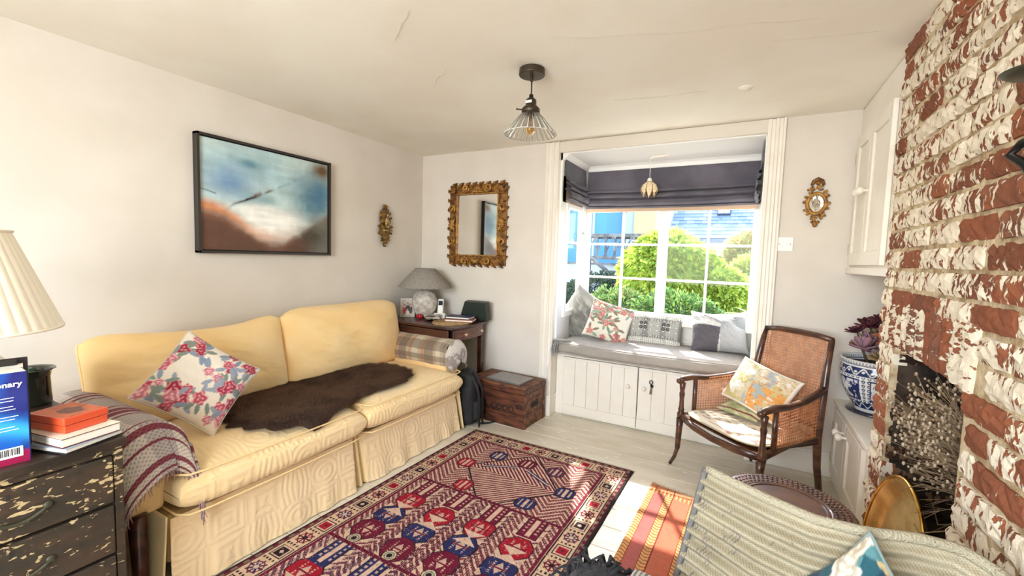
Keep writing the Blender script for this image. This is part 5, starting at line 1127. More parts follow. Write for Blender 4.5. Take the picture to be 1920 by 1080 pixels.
MB().tube([(-.2, .225, .33), (.24, .225, .33)], .016, 8).build('seat_rail', WALNUT, ac, smooth=True)
MB().add([(-.29, -.255, .325), (.29, -.255, .325), (.24, .22, .335), (-.2, .22, .335), (-.29, -.255, .333), (.29, -.255, .333), (.24, .22, .343), (-.2, .22, .343)], [(0, 3, 2, 1), (4, 5, 6, 7), (0, 1, 5, 4), (1, 2, 6, 5), (2, 3, 7, 6), (3, 0, 4, 7)]).build('seat_panel', WALNUT, ac)
def padcol(U, V):
    n = fbm(U*4, V*4, 5); c = mixc(full(U, S(216, 208, 188)), S(186, 192, 186), (n > .08)*.7); c = mixc(c, S(190, 110, 104), 1.*(fbm(U*9, V*9, 14) > .44)); c = mixc(c, S(230, 222, 200), 1.*(fbm(U*6, V*6, 24) > .2))
    return mixc(c, S(150, 120, 104), .9*((np.sin(U*60)*np.sin(V*60) > .35) & (n < -.1)))
def padP(U, V):
    a = U*2*PI; r = np.clip(V*2, 0, 2); top = V < .5; rr_ = np.where(top, V*2, 2-V*2); n = 4.
    cx = np.sign(np.cos(a))*np.abs(np.cos(a))**(2/n); cy_ = np.sign(np.sin(a))*np.abs(np.sin(a))**(2/n); y = -.02+.245*cy_*rr_; wd_ = .285-.06*(y+.26)/.48
    x = wd_*cx*rr_+.02*(y+.26)/.48; e = np.sqrt(np.clip(1-rr_**5, 0, 1)); z = np.where(top, .352+.026*e+.012*fbm(x*9, y*9, 6)*e, .347); z = z-.022*np.exp(-(x/.2)**2-(y/.2)**2)*top
    return x, y, z
sp_ = thing('seat_pad', 'thin faded patchwork pad in pale blue and cream on the cane armchair seat', 'seat pad', (2.79, -.36, .0), math.atan2(-.68, .73))
link('pad', gridmesh(120, 70, padP, padcol, wrapu=True), CLOTH, sp_, smooth=True)
MB().tube([(lambda y, c=c, s=s: ((.285-.06*(y+.26)/.48)*c+.02*(y+.26)/.48, y, .354))(-.02+.245*s) for c, s in [(np.sign(math.cos(t))*abs(math.cos(t))**.5, np.sign(math.sin(t))*abs(math.sin(t))**.5) for t in np.linspace(0, 2*PI, 61)[:-1]]], .0045, 6, closed=True).build('piping', mat('pad_piping', S(176, 160, 130), .9), sp_, smooth=True)
def tapcol(u, v):
    n = fbm(u*3, v*3, 31); m_ = fbm(u*5+3, v*5, 41); c = mixc(full(u, S(214, 200, 166)), S(196, 182, 120), (n > .0)*.8); c = mixc(c, S(222, 160, 84), .9*((u > -.1) & (v < .15) & (m_ > -.12))); c = mixc(c, S(160, 176, 186), .8*((u > -.2) & (u < .5) & (m_ < -.16)))
    c = mixc(c, S(228, 222, 206), 1.*(m_ > .3)); c = mixc(c, S(190, 110, 60), .8*(np.abs(np.sin(np.hypot(u-.4, v+.1)*16+n*6)) < .16)*(u > -.1)); return mixc(c, S(240, 234, 220), 1.*((np.abs(u) > .94) | (np.abs(v) > .93)))
R_ = Matrix.Rotation(math.atan2(-.68, .73), 3, 'Z'); O_ = Vector((2.79, -.36, 0))
cushion('scatter_cushion', 'faded cream and gold patchwork cushion leaning against the back of the cane armchair', O_+R_ @ Vector((-.03, .10, .545)), R_ @ Vector((.97, .02, -.16)), R_ @ Vector((.10, .45, .80)), .40, .29, .12, tapcol, 14, n=90, wr=.012)
cushion('scatter_cushion', 'smaller crumpled cream-green cushion lying under the patchwork one on the cane armchair', O_+R_ @ Vector((-.10, .09, .405)), R_ @ Vector((.97, .15, 0)), R_ @ Vector((-.15, .95, .22)), .27, .22, .06, lambda u, v: mixc(mixc(full(u, S(206, 200, 160)), S(160, 164, 116), .6+fbm(u*4, v*4, 3)*1.5), S(120, 60, 60), 1.*(np.abs(v+.82) < .05)), 15, wr=.01)

# ================================================================== CARVED TABLE
rt = thing('carved_round_table', 'low round dark wooden table with a carved border behind the wicker sofa', 'table', (2.885, -1.455, 0))
TW = mat('sheesham', S(112, 70, 52), .3, var=S(76, 44, 34), vs_=9, coat=.3); R0 = .205
MB().lathe([(0, .44), (R0-.01, .44), (R0, .446), (R0+.001, .456), (R0-.006, .462), (R0-.010, .463), (.135, .463), (.131, .461), (.128, .464), (.121, .464), (.118, .461), (0, .461)], 64).build('tabletop', TW, rt, smooth=False)
m = MB(); q = random.Random(2)
for ring, (r, n_) in enumerate(((.146, 56), (.163, 62), (.180, 68))):
    for k in range(n_):
        a = 2*PI*(k+.5*ring)/n_; m.ball((r*math.cos(a), r*math.sin(a), .463), .0062, 6, (1, 1, .55))
for k in range(96): a = 2*PI*k/96; m.ball((.196*math.cos(a), .196*math.sin(a), .462), .0045, 5, (1, 1, .6))
tag(m.build('carved_border', TW, rt, smooth=True), kind='stuff')
MB().lathe([(0, .4615), (.006, .4615), (.008, .4635), (.004, .4645), (0, .464)], 14).build('inlay_ring', BRASS, rt, loc=(.05, -.10, 0))
for a in (PI/4, 3*PI/4, 5*PI/4, 7*PI/4):
    c_, s_ = math.cos(a), math.sin(a); MB().tube([(.05*c_, .05*s_, .0), (.17*c_, .17*s_, .0)][::-1]+[], .02, 6) if 0 else None
    MB().tube([(.165*c_, .165*s_, 0), (.13*c_, .13*s_, .1), (.10*c_, .10*s_, .22), (.13*c_, .13*s_, .35), (.16*c_, .16*s_, .44)], [.016, .018, .02, .018, .022], 8).build('leg', TW, rt, smooth=True)
MB().tube([(-.1, 0, .21), (.1, 0, .21)], .012, 8).tube([(0, -.1, .21), (0, .1, .21)], .012, 8).build('stretcher', TW, rt, smooth=True)

# ================================================================== WICKER SOFA (front right)
LOOM = mat('loom_weave', S(255, 255, 255), .75, attr=True, bump=.25, bscale=260)
lo = thing('wicker_sofa', 'woven wicker sofa with a ridged back seen over its top in the right foreground', 'sofa')
rim = np.array([(2.655, -1.965, .742), (2.70, -1.99, .738), (2.80, -2.04, .735), (2.88, -2.065, .730), (2.97, -2.075, .737), (3.05, -2.055, .742), (3.12, -2.04, .735), (3.165, -2.07, .722), (3.195, -2.16, .712), (3.20, -2.30, .705), (3.20, -2.60, .70), (3.20, -3.0, .69)])
bas = np.array([(2.60, -2.03, .44), (2.65, -2.06, .44), (2.74, -2.13, .44), (2.82, -2.16, .44), (2.91, -2.17, .44), (2.98, -2.16, .44), (3.04, -2.15, .44), (3.08, -2.18, .44), (3.10, -2.24, .44), (3.11, -2.34, .44), (3.11, -2.62, .44), (3.11, -3.0, .44)])
sL = np.r_[0, np.cumsum(np.linalg.norm(np.diff(rim, axis=0), axis=1))]; sL = sL/sL[-1]; TL_ = 1.7
def crv(A, u): return [np.interp(u, sL, A[:, k]) for k in range(3)]
def loomP(side):
    def P(U, V):
        a = crv(rim, U); b = crv(bas, U); vv = V
        x = a[0]*(1-vv)+b[0]*vv; y = a[1]*(1-vv)+b[1]*vv; z = a[2]*(1-vv)+b[2]*vv
        # rolled rim and horizontal ridges
        dx = b[0]-a[0]; dy = b[1]-a[1]; n = np.hypot(dx, dy)+1e-6; nx, ny = dx/n, dy/n
        roll = np.exp(-(vv/.06)**2); rid = .0095*np.cos(V*2*PI*9.5+U*3); wv = .0011*np.sin(U*TL_*2*PI/.0085)*np.sin(V*.36*2*PI/.0055+0)
        off = (.004+rid+wv)*(1-roll)+.022*0
        x = x+nx*off*side; y = y+ny*off*side; z = z+.3*off-.012*roll*0
        if side < 0: x = x-nx*.02; y = y-ny*.02
        return x, y, z
    return P
def loomC(U, V):
    p, q = U*TL_, V*.36; g = np.sin(p*2*PI/.0085)*np.sin(q*2*PI/.0055)
    c = mixc(full(U, S(160, 151, 126)), S(188, 179, 154), .5+fbm(U*12, V*9, 2)); c = mixc(c, S(96, 88, 70), .8*np.clip(-g*1.7-.35, 0, 1))
    st = (np.abs(((p/.009) % 1)-.5) < .2) & (fbm(p*40, q*30, 8) > .08) & (fbm(p*5, q*6, 28) > -.05) & (p < .5) & (V > .2); return mixc(c, S(90, 84, 92), .6*st)
link('back_weave', gridmesh(700, 260, loomP(1), loomC), LOOM, lo, smooth=True)
link('outer_weave', gridmesh(300, 60, loomP(-1), lambda U, V: mixc(full(U, S(190, 180, 156)), S(120, 110, 90), .5+.5*np.sin(U*1200)*np.sin(V*260))), LOOM, lo, smooth=True)
us = np.linspace(0, 1, 60); m = MB(); pts = [(float(a), float(b), float(c_)+.001) for a, b, c_ in zip(*crv(rim, us))]; m.tube(pts, [.011]*60, 10); m.build('braided_rim', mat('loom_braid', S(184, 176, 152), .7, bump=.9, bscale=230), lo, smooth=True)
ed = [tuple(rim[0]*(1-t)+bas[0]*t+np.array([-.004, 0, 0])) for t in np.linspace(0, 1, 10)]; MB().tube(ed, .008, 8).build('edge_piping', mat('blue_grey_piping', S(110, 108, 106), .7, bump=.5, bscale=200), lo, smooth=True)
MB().prism([(2.61, -2.05), (2.66, -2.08), (2.75, -2.15), (2.9, -2.19), (3.04, -2.17), (3.11, -2.3), (3.11, -3.0), (2.50, -3.0), (2.52, -2.5)], .10, .42, 2).build('seat_base', mat('loom_base', S(196, 186, 160), .8, bump=.9, bscale=150), lo)
for x, y in ((2.57, -2.12), (2.56, -2.94), (3.07, -2.24), (3.07, -2.94)): MB().tube([(x, y, 0), (x, y, .14)], [.018, .022], 10).build('leg', MATS['loom_base'], lo, smooth=True)
def tickP(U, V):
    a = V*2*PI; n = 5.; c_ = np.sign(np.cos(a))*np.abs(np.cos(a))**(2/n); s_ = np.sign(np.sin(a))*np.abs(np.sin(a))**(2/3.); v = U*2-1; e = .04+.96*np.clip(1-np.abs(v)**12, 0, 1)**.4
    y0 = -2.10-.07*np.sin((v+1)*PI/2); y1 = -2.96; x = 2.80+.295*v; y = (y0+y1)/2+(y0-y1)/2*c_; x = x-.05*(1-v)/2*(y < -2.15)*0-.06*(-2.1-y)*(1-v)/2; return x, y, .485+.058*s_*e
tk_ = thing('ticking_seat_cushion', 'grey and cream striped ticking seat cushion on the wicker sofa', 'cushion')
link('cushion', gridmesh(260, 90, tickP, lambda U, V: mixc(mixc(full(U, S(206, 200, 186)), S(84, 88, 98), .9*(np.sin(U*2*PI*46) > .1)), S(160, 158, 150), .3*(np.sin(U*2*PI*23) > .6))), CLOTH, tk_, smooth=True)
tf = floral(S(28, 80, 94), [S(226, 216, 196), S(216, 200, 176), S(196, 190, 180)], [S(20, 56, 76), S(84, 132, 138), S(200, 176, 130)], 20, .30, 33)
cushion('scatter_cushion', 'teal cushion with big cream flowers propped on the wicker sofa', (2.985-.045, -2.115-.08, .784-.18), (-.6, .12, -.79), (-.25, .75, .61), .25, .25, .08, tf, 17, n=80, pinch=.13, piping=mat('teal_piping', S(120, 140, 140), .8))
bt = thing('black_fringed_throw', 'black woollen throw with a thick fringe at the bottom edge of the picture', 'throw')
def btP(U, V): x = 2.33+.20*U; y = -2.07-.6*V; return x, y, .385+.085*np.sin(U*PI)**.7+.012*fbm(U*5, V*5, 3)-.25*np.clip(.08-V, 0, 1)
NAVY = mat('black_wool', S(26, 27, 32), .95, bump=.6, bscale=120, sheen=.1)
link('blanket', gridmesh(50, 60, btP), NAVY, bt, smooth=True, solid=.02)
m = MB(); q = random.Random(12)
for k in range(60):
    u = q.random(); X, Y, Z = [float(v_) for v_ in btP(np.array(u), np.array(q.uniform(0, .12)))]; a = q.uniform(-1.2, 1.2)+PI/2+(.5-u)*1.2; L_ = q.uniform(.04, .075)
    m.tube([(X, Y, Z+.004), (X+L_*.5*math.cos(a), Y+L_*.5*math.sin(a), Z+.014+q.uniform(-.01, .012)), (X+L_*math.cos(a), Y+L_*math.sin(a), Z-.012+q.uniform(-.02, .02))], [.0042, .0046, .002], 6)
tag(m.build('fringe', NAVY, bt, smooth=True), kind='stuff')
st_ = thing('footstool', 'low stool under the black fringed throw, left of the wicker sofa', 'stool', (2.42, -2.42, 0))
MB().box(-.10, .10, -.36, .34, .30, .385).build('seat', mat('stool_cover', S(60, 58, 62), .9), st_, bevel=.02)
for sx in (-.08, .08):
    for sy in (-.33, .31): MB().tube([(sx, sy, 0), (sx, sy, .31)], [.012, .018], 8).build('leg', WALNUT, st_, smooth=True)

# ================================================================== POT, TRAY, DRIED FLOWERS, SCONCE
pz = .495; po = thing('blue_and_white_planter', 'large blue and white patterned ceramic planter on the low white cupboard', 'planter', (3.385, -.20, pz))
MB().lathe([(0, 0), (.12, 0), (.125, .006), (.12, .012), (0, .012)], 40).build('saucer', mat('dark_saucer', S(42, 44, 60), .15, coat=.5), po, smooth=True)
pp_ = np.array([(.085, .012), (.09, .03), (.118, .07), (.148, .13), (.163, .19), (.165, .235), (.158, .268), (.166, .278), (.168, .292), (.158, .296), (.150, .28), (.150, .26)])
def potP(U, V): t = np.linspace(0, 1, len(pp_)); r = np.interp(V, t, pp_[:, 0]); z = np.interp(V, t, pp_[:, 1]); return r*np.cos(U*2*PI), r*np.sin(U*2*PI), z
def potC(U, V):
    z = np.interp(V, np.linspace(0, 1, len(pp_)), pp_[:, 1]); p = U*1.0; WH, BL_ = S(222, 224, 222), S(38, 50, 96); c = full(U, WH)
    n = fbm(U*60, z*60, 4); band = lambda a, b: (z > a) & (z < b); c = mixc(c, BL_, 1.*(band(.215, .262))); c = mixc(c, WH, 1.*band(.215, .262)*(np.abs(np.sin(U*2*PI*14)*.016+.238-z) < .004)); c = mixc(c, WH, 1.*band(.215, .262)*(np.hypot((U*28 % 1-.5)*.03, z-.238) < .006))
    c = mixc(c, BL_, 1.*band(.06, .21)*(np.hypot((U*40 % 1-.5)*.025, (z*45 % 1-.5)*.022) < .0085)); c = mixc(c, WH, 1.*band(.06, .21)*(np.hypot((U*40 % 1-.5)*.025, (z*45 % 1-.5)*.022) < .004))
    ce_ = np.abs((U*6 % 1)-.5) < .36; c = mixc(c, BL_, 1.*ce_*band(.082, .20)); ci_ = np.abs((U*6 % 1)-.5) < .32; c = mixc(c, WH, 1.*ci_*band(.09, .192)); c = mixc(c, BL_, 1.*ci_*band(.09, .192)*(n > .05)); c = mixc(c, S(60, 82, 150), 1.*ci_*band(.09, .192)*(np.abs(n+.1) < .03))
    c = mixc(c, BL_, 1.*band(.03, .07)); c = mixc(c, WH, 1.*band(.03, .07)*(np.abs(np.sin(U*2*PI*16)*.012+.05-z) < .004)); c = mixc(c, BL_, 1.*band(.27, .274)); return mixc(c, BL_, .8*band(.277, .29)*(np.hypot((U*70 % 1-.5)*.015, z-.284) > .0055))
link('pot', gridmesh(360, 120, potP, potC, wrapu=True), GLOSSC, po, smooth=True)
MB().lathe([(0, .262), (.149, .262)], 24).build('soil', mat('soil', S(50, 38, 30), .95, bump=.6), po)
def rosette(name, c0, R0_, nl, cols, seed, tilt=(0, 0), stem=None):
    q = random.Random(seed); V_ = []; F_ = []; Cc = []
    for k in range(nl):
        t = k/nl; a = k*2.39996; L_ = R0_*(.35+.65*t); el = 1.25*(1-t)+.12; w_ = L_*.22; pts = []
        for s_, ww in ((.12, .35), (.45, .8), (.75, 1), (.92, .6), (1, .02)): r = L_*s_*math.cos(el); z = L_*s_*math.sin(el)+L_*.18*s_*s_; pts.append((r, z, w_*ww))
        k0 = len(V_); cl_ = np.array(cols[q.randrange(len(cols))])*(.75+.5*q.random())
        for r, z, ww in pts:
            for sgn in (-1, 0, 1): x, y = r*math.cos(a)-sgn*ww*math.sin(a), r*math.sin(a)+sgn*ww*math.cos(a); V_.append((x, y, z+abs(sgn)*ww*.25)); Cc.append(cl_)
        for i in range(4):
            for j in range(2): b = k0+i*3+j; F_.append((b, b+1, b+4, b+3))
    me = bpy.data.meshes.new(name); me.from_pydata(V_, [], F_); setcol(me, np.array(Cc)); o = link(name, me, LEAF, None, smooth=True, solid=.0025); o.location = c0; o.rotation_euler = (tilt[0], tilt[1], q.uniform(0, 6)); return o
aeo = thing('dark_purple_aeonium', 'succulent with dark purple rosettes rising at the back of the blue and white planter', 'plant', (3.385, -.20, pz+.262))
for k, (x, y, z, r) in enumerate(((-.04, .02, .20, .085), (.02, -.03, .245, .09), (.06, .03, .22, .075), (-.10, .0, .17, .065), (.03, -.07, .18, .07))):
    MB().tube([(x*.4, y*.4, -.005), (x*.8, y*.8, z*.6), (x, y, z)], [.008, .006, .005], 6).build('stem', mat('succulent_stem', S(96, 74, 60), .8), aeo, smooth=True); rosette('rosette', (x, y, z), r, 34, [S(88, 34, 48), S(66, 26, 40), S(112, 48, 60)], 60+k, (.3*math.sin(k), .3*math.cos(k))).parent = aeo
ech = thing('pink_green_succulent', 'mauve, green and orange tinged succulent rosettes filling the front of the planter', 'plant', (3.385, -.20, pz+.262))
q = random.Random(5)
for k in range(19):
    a = q.uniform(0, 2*PI); r = q.uniform(.03, .15); z = .03+.09*(1-r/.16)+q.uniform(0, .03); x, y = r*math.cos(a), r*math.sin(a)
    rosette('rosette', (x, y, z+.02), q.uniform(.06, .085), 26, [[S(150, 112, 128), S(128, 100, 110)], [S(112, 120, 80), S(150, 126, 84)], [S(196, 116, 70), S(140, 110, 70)]][k % 3], 80+k, (-.7*math.sin(a), .7*math.cos(a))).parent = ech
# oval brass tray leaning in the hearth
tr_ = thing('brass_tray', 'oval brass tray with a raised rim leaning upright at the fireplace opening', 'tray', (3.235, -1.325, .275), 0)
def trayP(U, V): a = U*2*PI; r = np.interp(V, [0, .8, .84, .93, 1], [0, .8, .85, .96, 1.0]); h = np.interp(V, [0, .8, .84, .93, 1], [0, 0, .006, .030, .033]); return r*.215*np.cos(a), r*.30*np.sin(a), h
o = link('dish', gridmesh(72, 40, trayP, wrapu=True), BRASSP, tr_, smooth=True, solid=.003); pose(o, (0, 0, 0), (.10, -1, 0), (.10, 0, 1))
m = MB().tube([(.215*math.cos(a), .30*math.sin(a), .033) for a in np.linspace(0, 2*PI, 73)[:-1]], .006, 8, closed=True)
for k in range(90): a = 2*PI*k/90; m.tube([(.20*math.cos(a), .28*math.sin(a), .022), (.214*math.cos(a), .298*math.sin(a), .034)], .0028, 5)
o = m.build('rolled_rim', BRASS, tr_, smooth=True); pose(o, (0, 0, 0), (.10, -1, 0), (.10, 0, 1))
# dried seed heads
df = thing('dried_flower_bunch', 'big bunch of dried grey-brown seed heads spilling out of the fireplace opening', 'dried flowers', (3.42, -1.56, .80))
q = random.Random(21); m1 = MB(); m2 = MB()
for k in range(210):
    low = k > 190
    dz = q.gauss(-.01, .08) if not low else q.uniform(-.30, -.12); dy = q.uniform(.02, .34) if not low else q.uniform(.05, .25); dx = -q.uniform(.02, .24)
    if not low and (dy/.36)**2+(dz/.2)**2 > 1.1: continue
    a = (0, -.05, -.16+.1*q.random()); e = (dx, dy-.02, dz); mid = ((a[0]+e[0])/2+q.uniform(-.02, .02), (a[1]+e[1])/2-.02, (a[2]+e[2])/2+q.uniform(-.02, .03))
    m1.tube([a, mid, e], [.0014, .0011, .0007], 4, cap=False)
    for j in range(6 if not low else 3):
        s_ = Vector(e)+Vector((q.gauss(0, .016), q.gauss(0, .02), q.gauss(0, .018))); m1.tube([Vector(mid)*.35+Vector(e)*.65, s_], [.0009, .0007], 3, cap=False)
        if not low: m2.ball(s_, q.uniform(.0032, .0052), 5, (1, 1, 1.35))
for k in range(14):
    s_ = Vector((-q.uniform(.05, .2), q.uniform(.0, .3), q.uniform(-.34, -.1))); e = s_+Vector((q.uniform(-.05, .02), q.uniform(-.02, .12), q.uniform(-.09, .02))); m1.tube([(0, -.05, -.15), s_, e], [.0026, .002, .001], 4)
tag(m1.build('stems', mat('dried_stem', S(128, 106, 80), .9), df), kind='stuff'); tag(m2.build('seed_heads', mat('dried_heads', S(182, 164, 138), .9, var=S(140, 120, 98), vs_=30), df, smooth=True), kind='stuff')
MB().lathe([(0, -.8), (.07, -.8), (.085, -.6), (.07, -.35), (.045, -.2), (.05, -.15), (.04, -.15), (0, -.2)], 20).build('vase', BLACKF, df, smooth=True)
# iron candle sconce on the brick wall
sc = thing('iron_candle_sconce', 'black scrolled iron candle sconce with a round drip plate on the brick wall', 'candle sconce', (3.16, -2.035, 1.645))
MB().lathe([(0, 0), (.045, .002), (.054, .008), (.056, .010), (.045, .005), (0, .004)], 32).build('drip_plate', mat('grey_green_metal', S(70, 70, 56), .35, metal=.5), sc, smooth=True)
MB().tube([(0, 0, .0), (.0, 0, -.02), (.01, .05, -.05), (.02, .06, -.075), (.03, .0, -.085), (.02, .0, -.10), (.01, .07, -.105), (.0, .085, -.125), (.015, .06, -.15), (.03, .035, -.2), (.045, .035, -.27), (.05, .045, -.31)], [.006, .007, .008, .008, .008, .008, .008, .008, .009, .010, .009, .006], 8).tube([(.06, -.02, -.33), (.065, -.02, -.1), (.065, -.02, .02)], .008, 8).tube([(.065, -.02, -.02), (.03, -.0, -.01), (0, 0, -.003)], .006, 8).build('scrolled_arm', IRON, sc, smooth=True)

# ================================================================== OUTSIDE
GR = mat('garden_ground', S(186, 180, 160), .95, var=S(150, 150, 118), vs_=2, bump=.5)
o = MB().box(-14, 16, .8, 30, -.4, -.02).build('ground', GR); o['kind'] = 'structure'
def bush(name, label, c0, rad, n, cols, seed, size=.06, droop=.5, cat='shrub', group=None, stems=True, density=1):
    b = thing(name, label, cat, (c0[0], c0[1], 0), group=group); R = np.random.RandomState(seed)
    ph = R.rand(n)*2*PI; ct = R.rand(n)*1.25-.25; st = np.sqrt(np.clip(1-ct**2, 0, 1)); rr = .72+.28*R.rand(n)**.5
    lump = 1+.16*fbm(ph*2, ct*3, seed)*2
    P0 = np.stack([rad[0]*st*np.cos(ph)*rr*lump, rad[1]*st*np.sin(ph)*rr*lump, c0[2]+rad[2]*ct*rr*lump], 1)
    out = np.stack([np.cos(ph)*st, np.sin(ph)*st, ct-droop], 1); out += .7*R.randn(n, 3)*.5; out /= np.linalg.norm(out, axis=1)[:, None]
    sd = np.cross(out, R.randn(n, 3)); sd /= np.linalg.norm(sd, axis=1)[:, None]; L_ = size*(.6+.8*R.rand(n))[:, None]; w_ = L_*.22
    V_ = np.stack([P0-sd*w_*.3, P0+sd*w_*.3, P0+out*L_*.55+sd*w_, P0+out*L_, P0+out*L_*.55-sd*w_], 1).reshape(-1, 3); i = np.arange(n)[:, None]*5
    F_ = np.concatenate([i+0, i+1, i+2, i+3, i+4], 1).tolist(); me = bpy.data.meshes.new('foliage'); me.from_pydata(V_.tolist(), [], F_)
    cc = np.array([cols[k] for k in R.randint(len(cols), size=n)])*(.7+.6*R.rand(n, 1)); setcol(me, np.repeat(np.clip(cc, 0, 1), 5, 0)); tag(link('foliage', me, LEAFT, b), kind='stuff')
    m = MB()
    for k in range(7): a = k*.9; m.tube([(0, 0, 0), (rad[0]*.3*math.cos(a), rad[1]*.3*math.sin(a), c0[2]*.7), (rad[0]*.6*math.cos(a), rad[1]*.6*math.sin(a), c0[2]+rad[2]*.4)], [.03, .02, .006], 5)
    m.build('branches', mat('bark', S(88, 70, 54), .95), b); return b
LEAFT = mat('leaf_through_light', S(255, 255, 255), .6, attr=True)
n_ = LEAFT.node_tree; pb = n_.nodes['Principled BSDF']; tr2 = n_.nodes.new('ShaderNodeBsdfTranslucent'); mx_ = n_.nodes.new('ShaderNodeMixShader'); mx_.inputs[0].default_value = .45
va = [x for x in n_.nodes if x.type == 'VERTEX_COLOR'][0]; n_.links.new(va.outputs[0], tr2.inputs[0]); n_.links.new(pb.outputs[0], mx_.inputs[1]); n_.links.new(tr2.outputs[0], mx_.inputs[2]); n_.links.new(mx_.outputs[0], [x for x in n_.nodes if x.type == 'OUTPUT_MATERIAL'][0].inputs[0])
YG = [S(196, 208, 84), S(174, 192, 70), S(212, 218, 110), S(146, 172, 62)]; GG = [S(98, 136, 70), S(126, 160, 86), S(78, 114, 60)]; OG = [S(214, 204, 130), S(220, 180, 124), S(168, 184, 116), S(180, 176, 110)]
bush('golden_conifer', 'big rounded golden-green conifer in the middle of the garden outside the window', (1.62, 4.3, .90), (.80, .7, .80), 26000, YG, 1, .10, .9, 'conifer')
bush('golden_shrub', 'smaller yellow-green shrub to the right of the big conifer outside', (2.42, 4.1, .62), (.45, .4, .62), 9000, YG, 2, .08, .8)
bush('low_green_shrub', 'low mid-green leafy shrub just outside the left half of the window', (1.15, 2.9, .38), (.62, .4, .48), 9000, GG+[S(150, 140, 90)], 3, .05, .2, group=None)
bush('mixed_hedge', 'rounded green hedge just outside the centre of the window', (2.0, 2.7, .42), (.62, .4, .44), 11000, GG+[S(140, 160, 80)], 4, .05, .2)
bush('dark_green_shrub', 'small round dark blue-green shrub behind the golden shrub', (2.32, 6.0, 1.1), (.26, .26, .30), 3000, [S(60, 92, 70), S(44, 76, 60)], 5, .05, .2)
bush('orange_shrub', 'tall loose shrub with yellow and orange leaves by the slate-roofed house', (2.78, 5.8, 1.42), (.42, .4, .42), 5500, OG, 6, .07, .2)
bush('pale_green_shrub', 'pale green spreading shrub at the right edge of the window view', (2.95, 5.0, .95), (.5, .4, .5), 6000, [S(168, 180, 96), S(190, 190, 110)], 7, .06, .2)
bush('ivy_bank', 'dark ivy-covered bank below the timber stair outside', (.1, 5.2, .5), (.7, .4, .5), 6000, [S(66, 84, 56), S(90, 104, 78)], 8, .06, .2)
pf_ = thing('palm_leaved_plant', 'bright green plant with long narrow fanned leaves outside at lower right', 'plant', (2.95, 2.6, 0)); q = random.Random(2)
for k in range(16):
    a = q.uniform(0, 2*PI); L_ = q.uniform(.5, .75); z0 = .45; w_ = .022; V_ = []; 
    for t in np.linspace(0, 1, 7): r = L_*t*.75; z = z0+L_*(1.1*t-.75*t*t); ww = w_*math.sin(min(t+.12, 1)*PI)**.5 if t < 1 else .001; V_ += [(r*math.cos(a)-ww*math.sin(a), r*math.sin(a)+ww*math.cos(a), z), (r*math.cos(a)+ww*math.sin(a), r*math.sin(a)-ww*math.cos(a), z)]
    MB().add(V_, [(2*i, 2*i+1, 2*i+3, 2*i+2) for i in range(6)]).build('leaf', mat('palm_green', S(110, 170, 50), .5), pf_, smooth=True)
MB().tube([(0, 0, 0), (0, 0, .46)], [.03, .025], 8).build('stem', MATS['bark'], pf_)
# houses
SLATE = [mat('slate_%d' % k, c, .5) for k, c in enumerate((S(150, 162, 184), S(166, 176, 196), S(132, 146, 170)))]
hs = thing('slate_roofed_house', 'white house with a long grey slate roof and a small rooflight beyond the garden', 'house', (0, 0, 0))
MB().box(.46, 4.2, 12.2, 17, -.1, 2.1).build('wall', mat('white_render', S(226, 226, 226), .9), hs)
x0r, x1r, ya, za, yb_, zb = .42, 4.4, 12.0, 2.08, 15.2, 4.9
MB().add([(x0r, ya+.03, za-.03), (x1r, ya+.03, za-.03), (x1r, yb_, zb-.05), (x0r, yb_, zb-.05), (x0r, 17, 2)], [(0, 1, 2, 3)]).build('roof_deck', SLATE[2], hs, solid=.05)
q = random.Random(1); nr = 22
dvec = Vector((0, yb_-ya, zb-za)); dl = dvec/nr; nrm_ = Vector((0, -(zb-za), (yb_-ya))).normalized()
for i in range(nr):
    mats_ = [MB() for _ in SLATE]; x = x0r-(i % 2)*.12
    b0 = Vector((0, ya, za))+dl*i
    while x < x1r:
        w_ = .24; xa, xb = max(x, x0r)+.004, min(x+w_, x1r)-.004
        if xb > xa:
            k = q.randrange(3); t0 = b0+nrm_*.028; t1 = b0+dl*1.06+nrm_*.006; u0 = b0+nrm_*.012
            mats_[k].add([(xa, t0.y, t0.z), (xb, t0.y, t0.z), (xb, t1.y, t1.z), (xa, t1.y, t1.z), (xa, u0.y, u0.z), (xb, u0.y, u0.z)], [(0, 1, 2, 3), (4, 5, 1, 0)])
        x += w_
    for k, m in enumerate(mats_):
        if m.v: tag(m.build('slate_course', SLATE[k], hs), kind='stuff')
MB().box(x0r, x1r, ya-.08, ya+.02, za-.12, za-.02).build('gutter', mat('gutter_grey', S(120, 124, 134), .5), hs)
rl = MB(); c0 = Vector((2.02, ya, za))+dvec*.285; u_2 = dvec.normalized()
def onroof(dx, s_, h): p = c0+Vector((dx, 0, 0))+u_2*s_+nrm_*h; return tuple(p)
def roofbox(m, x0, x1, s0, s1, h0, h1): return m.add([onroof(x0, s0, h0), onroof(x1, s0, h0), onroof(x1, s1, h0), onroof(x0, s1, h0), onroof(x0, s0, h1), onroof(x1, s0, h1), onroof(x1, s1, h1), onroof(x0, s1, h1)], [(0, 3, 2, 1), (4, 5, 6, 7), (0, 1, 5, 4), (1, 2, 6, 5), (2, 3, 7, 6), (3, 0, 4, 7)])
wnd = roofbox(MB(), -.20, .20, -.02, .42, .03, .10).build('rooflight', mat('rooflight_frame', S(70, 78, 92), .4), hs)
roofbox(roofbox(MB(), -.17, -.01, .02, .38, .10, .11), .01, .17, .02, .38, .10, .11).build('pane', mat('sky_pane', S(236, 240, 244), .1, coat=1), wnd)
bb = thing('blue_building', 'bright blue rendered building at the left of the window view', 'building'); BLU = mat('blue_render', S(92, 146, 214), .8)
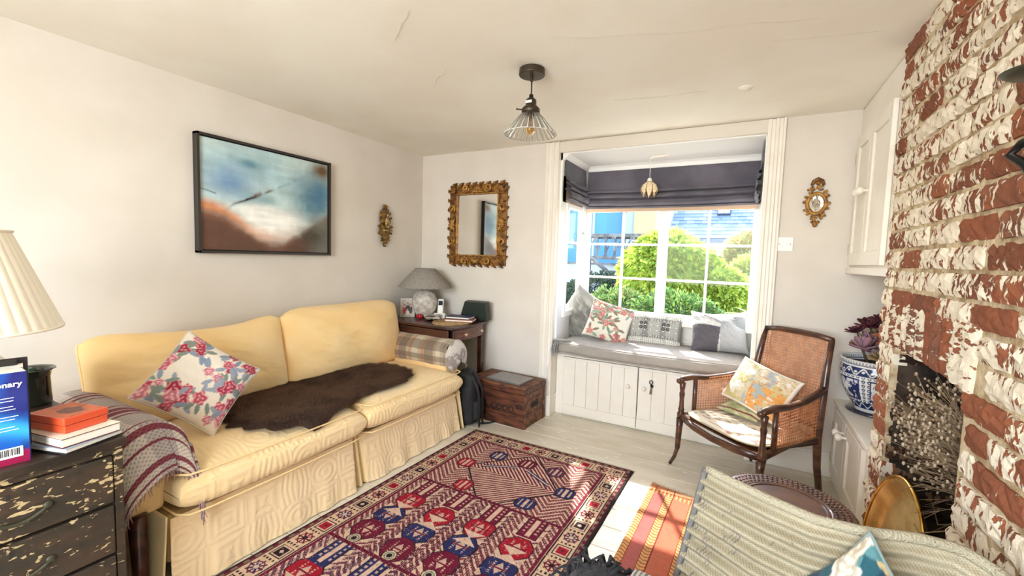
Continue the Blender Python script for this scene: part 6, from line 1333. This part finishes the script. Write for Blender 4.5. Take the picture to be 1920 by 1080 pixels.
MB().box(-5.5, -1.12, 10, 11.85, -.1, 6).build('wall', BLU, bb); MB().box(-1.55, -1.50, 9.94, 10, .5, 6).box(-1.98, -1.86, 9.95, 10, 1.2, 5).build('downpipe', mat('white_pipe', S(226, 236, 240), .5), bb)
MB().box(-2.9, -2.35, 9.95, 10, 1.9, 3.1).build('window', WHITE2, bb)
cb_ = thing('cream_building', 'pale cream building with an apricot wall, beside the blue building', 'building')
MB().box(-1.55, -.72, 12, 16, -.1, 6).build('wall', mat('cream_render', S(222, 222, 206), .9), cb_); MB().box(-.72, .02, 11.9, 16, -.1, 6).build('orange_wall', mat('apricot_render', S(236, 196, 136), .9), cb_); MB().box(.02, .4, 11.95, 16, -.1, 5).build('end_wall', MATS['white_render'], cb_)
MB().tube([(-1.38, 11.9, 0), (-1.38, 11.9, 6)], .04, 8).build('downpipe', MATS['white_pipe'], cb_); MB().box(-1.18, -1.0, 11.94, 12, 1.7, 2.2).build('window', mat('dim_pane', S(120, 126, 132), .3), cb_); MB().box(-1.2, -.98, 11.92, 11.96, 2.95, 3.25).build('window', MATS['dim_pane'], cb_)
fs = thing('timber_stair', 'weathered grey timber stair and railed landing in front of the blue building', 'stair'); WD = mat('weathered_timber', S(140, 134, 126), .9, var=S(104, 98, 92), vs_=6)
MB().box(-.75, 1.15, 7, 8, 1.84, 1.92).build('handrail', WD, fs); MB().box(-.75, 1.15, 7.0, 8, 1.30, 1.38).build('landing', WD, fs)
for k in range(9): x = -.72+k*.22; MB().box(x, x+.05, 7.0, 7.05, 1.38, 1.84).build('baluster', WD, fs); MB().tube([(x, 7.0, 1.38), (x+.2, 7.0, 1.84)], .018, 4).build('brace', WD, fs)
for x in (-.7, .2, 1.1): MB().box(x, x+.08, 7.0, 7.08, 0, 1.35).build('post', WD, fs)
for k in range(7): MB().box(-.35, .35, 6.9-.0*k, 7.1, .2+k*.16, .235+k*.16).build('tread', WD, fs)
MB().tube([(-1.1, 6.9, 1.75), (-.2, 6.9, 1.05), (.35, 6.9, .5)], .05, 4).build('stringer', WD, fs)
gw_ = thing('garden_wall', 'low pale garden wall behind the shrubs outside', 'wall'); 
MB().box(-3, 6, 8.6, 8.8, -.1, 1.15).build('wall_body', mat('pale_render', S(206, 208, 214), .9), gw_); MB().box(-3, 6, 8.56, 8.84, 1.15, 1.2).build('coping', WD, gw_)
